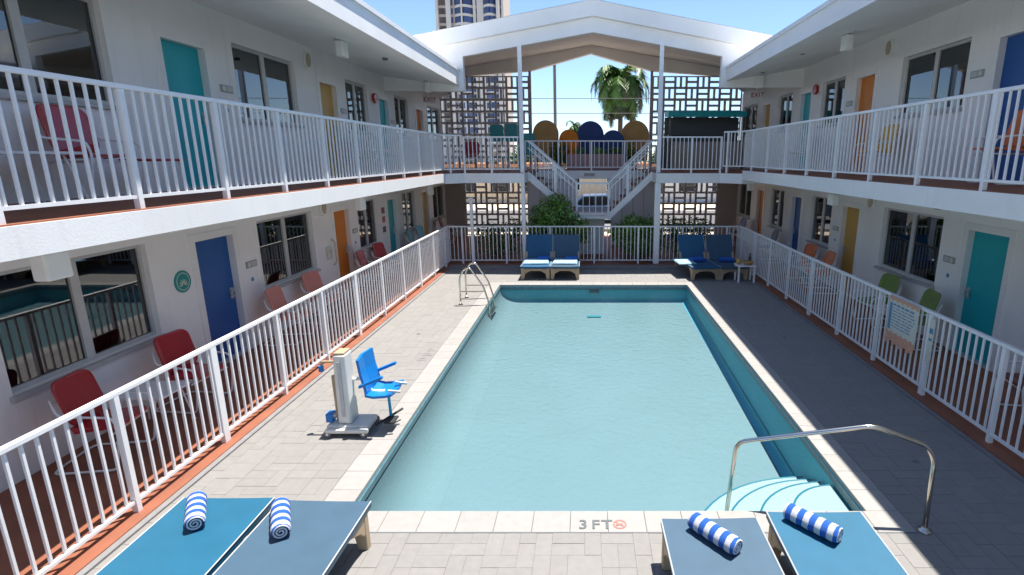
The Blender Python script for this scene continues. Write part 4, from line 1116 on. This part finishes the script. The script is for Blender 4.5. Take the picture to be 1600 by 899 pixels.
def bush(loc, blobs, n, size, seed, label, m_='foliage'):
    r = T('bush', label, 'bush', loc)
    P('foliage', leaf_cloud(blobs, n, size, seed), m_, r)
    s = MB(); rnd = random.Random(seed)
    for c, rr in blobs: s.tube([(c[0] * .4, c[1] * .4, 0), (c[0] * .8 + rnd.uniform(-.05, .05), c[1] * .8, c[2] * .55), (c[0], c[1], c[2])], [.03, .022, .01], 6)
    P('stem', s, 'bark', r)
bush((-.95, 16.85, .06), [((0, 0, 1.4), (.68, .45, .62)), ((-.45, .05, 1.15), (.5, .4, .55)), ((.6, 0, .95), (.55, .4, .45)), ((0, 0, .65), (.95, .45, .5)), ((.1, .05, 1.8), (.4, .3, .3)), ((-.1, 0, .3), (.8, .4, .3))], 7200, .10, 1, 'big green bush in front of the left stair flight')
bush((1.75, 16.85, .06), [((-.3, 0, 1.0), (.5, .4, .45)), ((.25, 0, .95), (.45, .4, .42)), ((-.75, 0, .85), (.3, .3, .3)), ((0, 0, .5), (.75, .42, .45))], 5200, .095, 2, 'rounded green bush below the right stair flight')
bush((3.2, 17.2, .06), [((-.35, 0, .95), (.5, .4, .38)), ((.35, 0, .95), (.55, .4, .36)), ((0, 0, .5), (.9, .4, .45))], 3200, .08, 3, 'low dark hedge bush right of the right column', 'foliage2')
bush((-2.75, 17.4, .06), [((-.3, 0, .8), (.55, .4, .35)), ((.5, 0, .9), (.4, .35, .35)), ((0, 0, .4), (.85, .4, .4))], 2600, .08, 4, 'low dark shrub behind the far fence near the white post', 'foliage2')
bush((-.95, 20.1, 2.75), [((0, 0, .62), (.38, .3, .45)), ((.1, 0, .3), (.3, .3, .3))], 1200, .08, 6, 'dark shrub on the terrace under the orange seat', 'foliage2')
bush((1.55, 20.1, 2.75), [((0, 0, .55), (.36, .3, .48)), ((.1, 0, .25), (.3, .3, .3))], 1100, .08, 7, 'dark shrub on the terrace under the right ochre seat', 'foliage2')
bush((.35, 20.0, 3.28), [((-.55, 0, .14), (.25, .16, .16)), ((.1, 0, .12), (.3, .16, .15)), ((.65, 0, .13), (.25, .16, .16))], 700, .07, 8, 'small yellow green plants growing in the pink planter')

# palms
def palm(loc, H, R, nf, nd, seed, label, scale=1.0):
    rnd = random.Random(seed); r = T('palm_tree', label, 'palm tree', loc)
    tp_ = []
    for k in range(9):
        t = k / 8; tp_.append((math.sin(t * 2) * .12 * H * .1, 0, H * t))
    P('trunk', MB().tube(tp_, [.24 - .08 * k / 8 for k in range(9)], 10), 'bark', r)
    top = Vector(tp_[-1])
    for q in range(nf + nd):
        dry = q >= nf
        az = 2 * PI * q * .618 + rnd.uniform(-.2, .2)
        el = (R_(rnd.uniform(-25, 75)) if not dry else R_(rnd.uniform(-60, -35)))
        L = R * rnd.uniform(.85, 1.15); n = 16; pts = []; p = top.copy(); e = el
        for k in range(n + 1):
            pts.append(p.copy()); d = Vector((math.cos(az) * math.cos(e), math.sin(az) * math.cos(e), math.sin(e))); p = p + d * L / n
            e = max(e - (R_(7.5 + k * .75) if not dry else R_(3.5)), -R_(86))
        b = MB(); b.tube(pts, [.03 * (1 - k / (n + 2)) for k in range(n + 1)], 4)
        for k in range(1, n + 1):
            for hh in (0, .5):
                if k == n and hh: continue
                pp = pts[k] if not hh else (pts[k] + pts[k + 1]) * .5
                d = (pts[k] - pts[k - 1]).normalized(); sd = d.cross(Vector((0, 0, 1)))
                if sd.length < .1: sd = Vector((-math.sin(az), math.cos(az), 0))
                sd.normalize(); up = sd.cross(d); ll = R * .26 * math.sin(PI * min(1, (k + hh) / n * .9 + .12)) ** .7 * rnd.uniform(.8, 1.15)
                for sg in (-1, 1):
                    tip = pp + sd * sg * ll * .72 + d * ll * .55 - Vector((0, 0, 1)) * ll * rnd.uniform(.25, .6)
                    w_ = R * .025; b.quad(pp - d * w_, pp + d * w_, tip + d * w_ * .2, tip - d * w_ * .2)
        P('frond', b, 'palmdry' if dry or rnd.random() < .15 else 'palmleaf', r)
palm((2.65, 45, -.06), 9.1, 3.5, 46, 12, 11, 'tall palm tree with hanging fronds in the gap between the breeze block screens')
palm((-1.6, 75, -.06), 7.2, 2.0, 14, 5, 12, 'small distant palm seen above the orange seat')

# ================================================================ BEYOND: street, cars, buildings
def far_tree(loc, label, h, w_, seed):
    r = T('tree', label, 'tree', loc)
    P('crown', leaf_cloud([((0, 0, h * .68), (w_ * .6, w_ * .6, h * .3)), ((-w_ * .4, 0, h * .55), (w_ * .4, w_ * .4, h * .22)), ((w_ * .4, 0, h * .58), (w_ * .42, w_ * .4, h * .24))], 900, h * .09, seed), 'foliage2', r)
    P('trunk', MB().tube([(0, 0, 0), (.1, 0, h * .4), (0, 0, h * .7)], [.18, .13, .06], 7), 'bark', r)
for k, (x, y, h, w_, lb) in enumerate(((-6.5, 60, 4.5, 3.0, 'street tree far behind the left breeze blocks'), (4.5, 62, 4.2, 3.0, 'street tree far behind the bar kiosk'), (-3.4, 66, 4.4, 2.6, 'street tree far behind the ochre seat'), (9, 58, 5, 3.5, 'street tree far behind the right breeze blocks'))):
    far_tree((x, y, -.06), lb, h, w_, 20 + k)
def low_building(loc, L, D, H, m_, trim_, label, seed):
    rnd = random.Random(seed); r = T('shop_building', label, 'building', loc)
    P('wall', MB().box(-L / 2, L / 2, 0, D, 0, H), m_, r); P('parapet', MB().box(-L / 2 - .1, L / 2 + .1, -.1, D + .1, H, H + .25), trim_, r)
    n = int(L / 2.4)
    for k in range(n):
        x = -L / 2 + (k + .5) * L / n; f = MB(); f.box(x - .75, x + .75, -.05, -.001, .7, 2.0); wo = P('window', f, 'trim', r); P('pane', MB().box(x - .68, x + .68, -.07, -.051, .77, 1.93), 'glassdark', wo)
low_building((-11, 40, -.06), 17, 6, 2.55, 'cream', 'rust', 'low cream shop building across the street behind the left ground floor screen', 1)
low_building((12.5, 41, -.06), 17, 6, 2.55, 'pot', 'rust', 'low white shop building across the street behind the right ground floor screen', 2)
low_building((.6, 43, -.06), 7, 6, 2.5, 'cream', 'rust', 'low cream shop building seen through the middle opening', 3)
def car(loc, label, m_):
    r = T('parked_car', label, 'car', loc, 0, 'cars parked in the street')
    body = [(-2.1, .35), (-2.15, .62), (-1.95, .80), (-1.15, .88), (1.2, .90), (1.95, .82), (2.15, .62), (2.1, .35)]
    P('body', MB().prism(body, -.85, .85, 'y'), m_, r, bevel=.07)
    cab = [(-1.2, .87), (-.65, 1.36), (.55, 1.40), (1.3, .88)]
    P('cabin', MB().prism(cab, -.74, .74, 'y'), m_, r, bevel=.06)
    for sy in (-1, 1):
        for pts in ([(-1.0, .92), (-.60, 1.29), (-.06, 1.32), (-.06, .92)], [(.04, .92), (.04, 1.32), (.50, 1.33), (1.08, .92)]):
            P('window', MB().prism(pts, sy * .735, sy * .752, 'y'), 'glassdark', r)
        for x in (-1.35, 1.35):
            wv = P('wheel', MB().tube([(x, sy * .70, .32), (x, sy * .88, .32)], .32, 18), 'black', r); P('rim', MB().tube([(x, sy * .875, .32), (x, sy * .89, .32)], .19, 14), 'chrome', wv)
        P('headlight', MB().box(-2.165, -2.0, sy * .6 - .14, sy * .6 + .14, .60, .72), 'lampwhite', r, bevel=.02)
    return r
car((.5, 28.3, -.05), 'pale blue car parked in the street, seen through the middle opening', 'carwhite')

# utility pole + cables
r = T('utility_pole', 'slim dark utility pole rising left of the palm', 'utility pole', (-2.14, 40, -.06))
P('mast', MB().tube([(0, 0, 0), (0, 0, 12.5)], [.13, .09], 10), 'poleconc', r); P('crossarm', MB().box(-.9, .9, -.05, .05, 11.6, 11.75), 'poleconc', r)
for k, (z, lb) in enumerate(((7.2, 'upper thin overhead cable behind the terrace'), (6.2, 'lower thin overhead cable behind the terrace'))):
    pts = [(-60 + 120 * i / 30, 40.4, z + .6 * ((-1 + 2 * i / 30) ** 2)) for i in range(31)]
    o = P('overhead_cable', MB().tube(pts, .022, 5), 'wire'); tag(o, lb, 'cable')
# tower
r = T('apartment_tower', 'tall tan apartment tower with curved blue glass bays behind the left screen', 'building', (-39.2, 200, -.06))
FH = 2.75; NF = 31; W2 = 11.2
P('core', MB().box(-W2, W2, 0, 20, 0, FH * NF), 'towertan', r)
tube_x = lambda px: (px - 680) * .2147 - 50.45 + 39.2
def bay(pa, pb, depth):
    xa, xb = tube_x(pa), tube_x(pb); n = 8
    arc = [(xa + (xb - xa) * k / n, -depth * math.sin(PI * k / n) - .3) for k in range(n + 1)]
    return arc
bays = [(709.5, 738.5, 2.0), (753.5, 777.5, 2.4)]
gm = []
for pa, pb, dd in bays:
    arc = bay(pa, pb, dd); poly = [(arc[0][0], 0)] + arc + [(arc[-1][0], 0)]
    inner = [(x, y + .12) for x, y in arc]
    sl = MB()
    for fl in range(NF): sl.prism([(arc[0][0], .01)] + arc + [(arc[-1][0], .01)], fl * FH - .38, fl * FH + .42)
    P('bay_slab', sl, 'towerpale', r)
    gm.append((arc, MB().prism([(arc[0][0] + .1, .01)] + inner[0:5] + [(inner[4][0], .01)], .42, FH - .38).mesh('window', 'towerglass'), MB().prism([(inner[4][0] + .25, .01)] + [(inner[4][0] + .25, inner[4][1])] + inner[5:] + [(arc[-1][0] - .1, .01)], .42, FH - .38).mesh('window', 'towerglass')))
pier = MB()
for px, w_ in ((682, .9), (700, 1.6), (722.5, .5), (741, .9), (750, 2.2), (778.5, 1.0), (785, .8)):
    x = tube_x(px); pier.box(x - w_ / 2, x + w_ / 2, -.9 if px not in (722.5, 778.5) else -2.6, -.001, 0, FH * NF)
P('pier', pier, 'towerpale', r)
smallw = MB().box(0, 1.3, -.12, -.002, .55, FH - .35).mesh('window', 'towerbrown'); narroww = MB().box(0, .7, -.12, -.002, .55, FH - .35).mesh('window', 'towerglass')
for fl in range(4, NF):
    for arc, m1, m2 in gm:
        for mm in (m1, m2):
            o = P('window', mm, None, r); o.location = (0, 0, fl * FH)
    for px, mm in ((685, smallw), (690, smallw), (703.5, narroww), (741.8, narroww), (780.5, narroww)):
        o = P('window', mm, None, r); o.location = (tube_x(px), 0, fl * FH)
P('roof_cap', MB().box(-W2 - .4, W2 + .4, -1, 20.4, FH * NF, FH * NF + 1.5), 'towerpale', r)
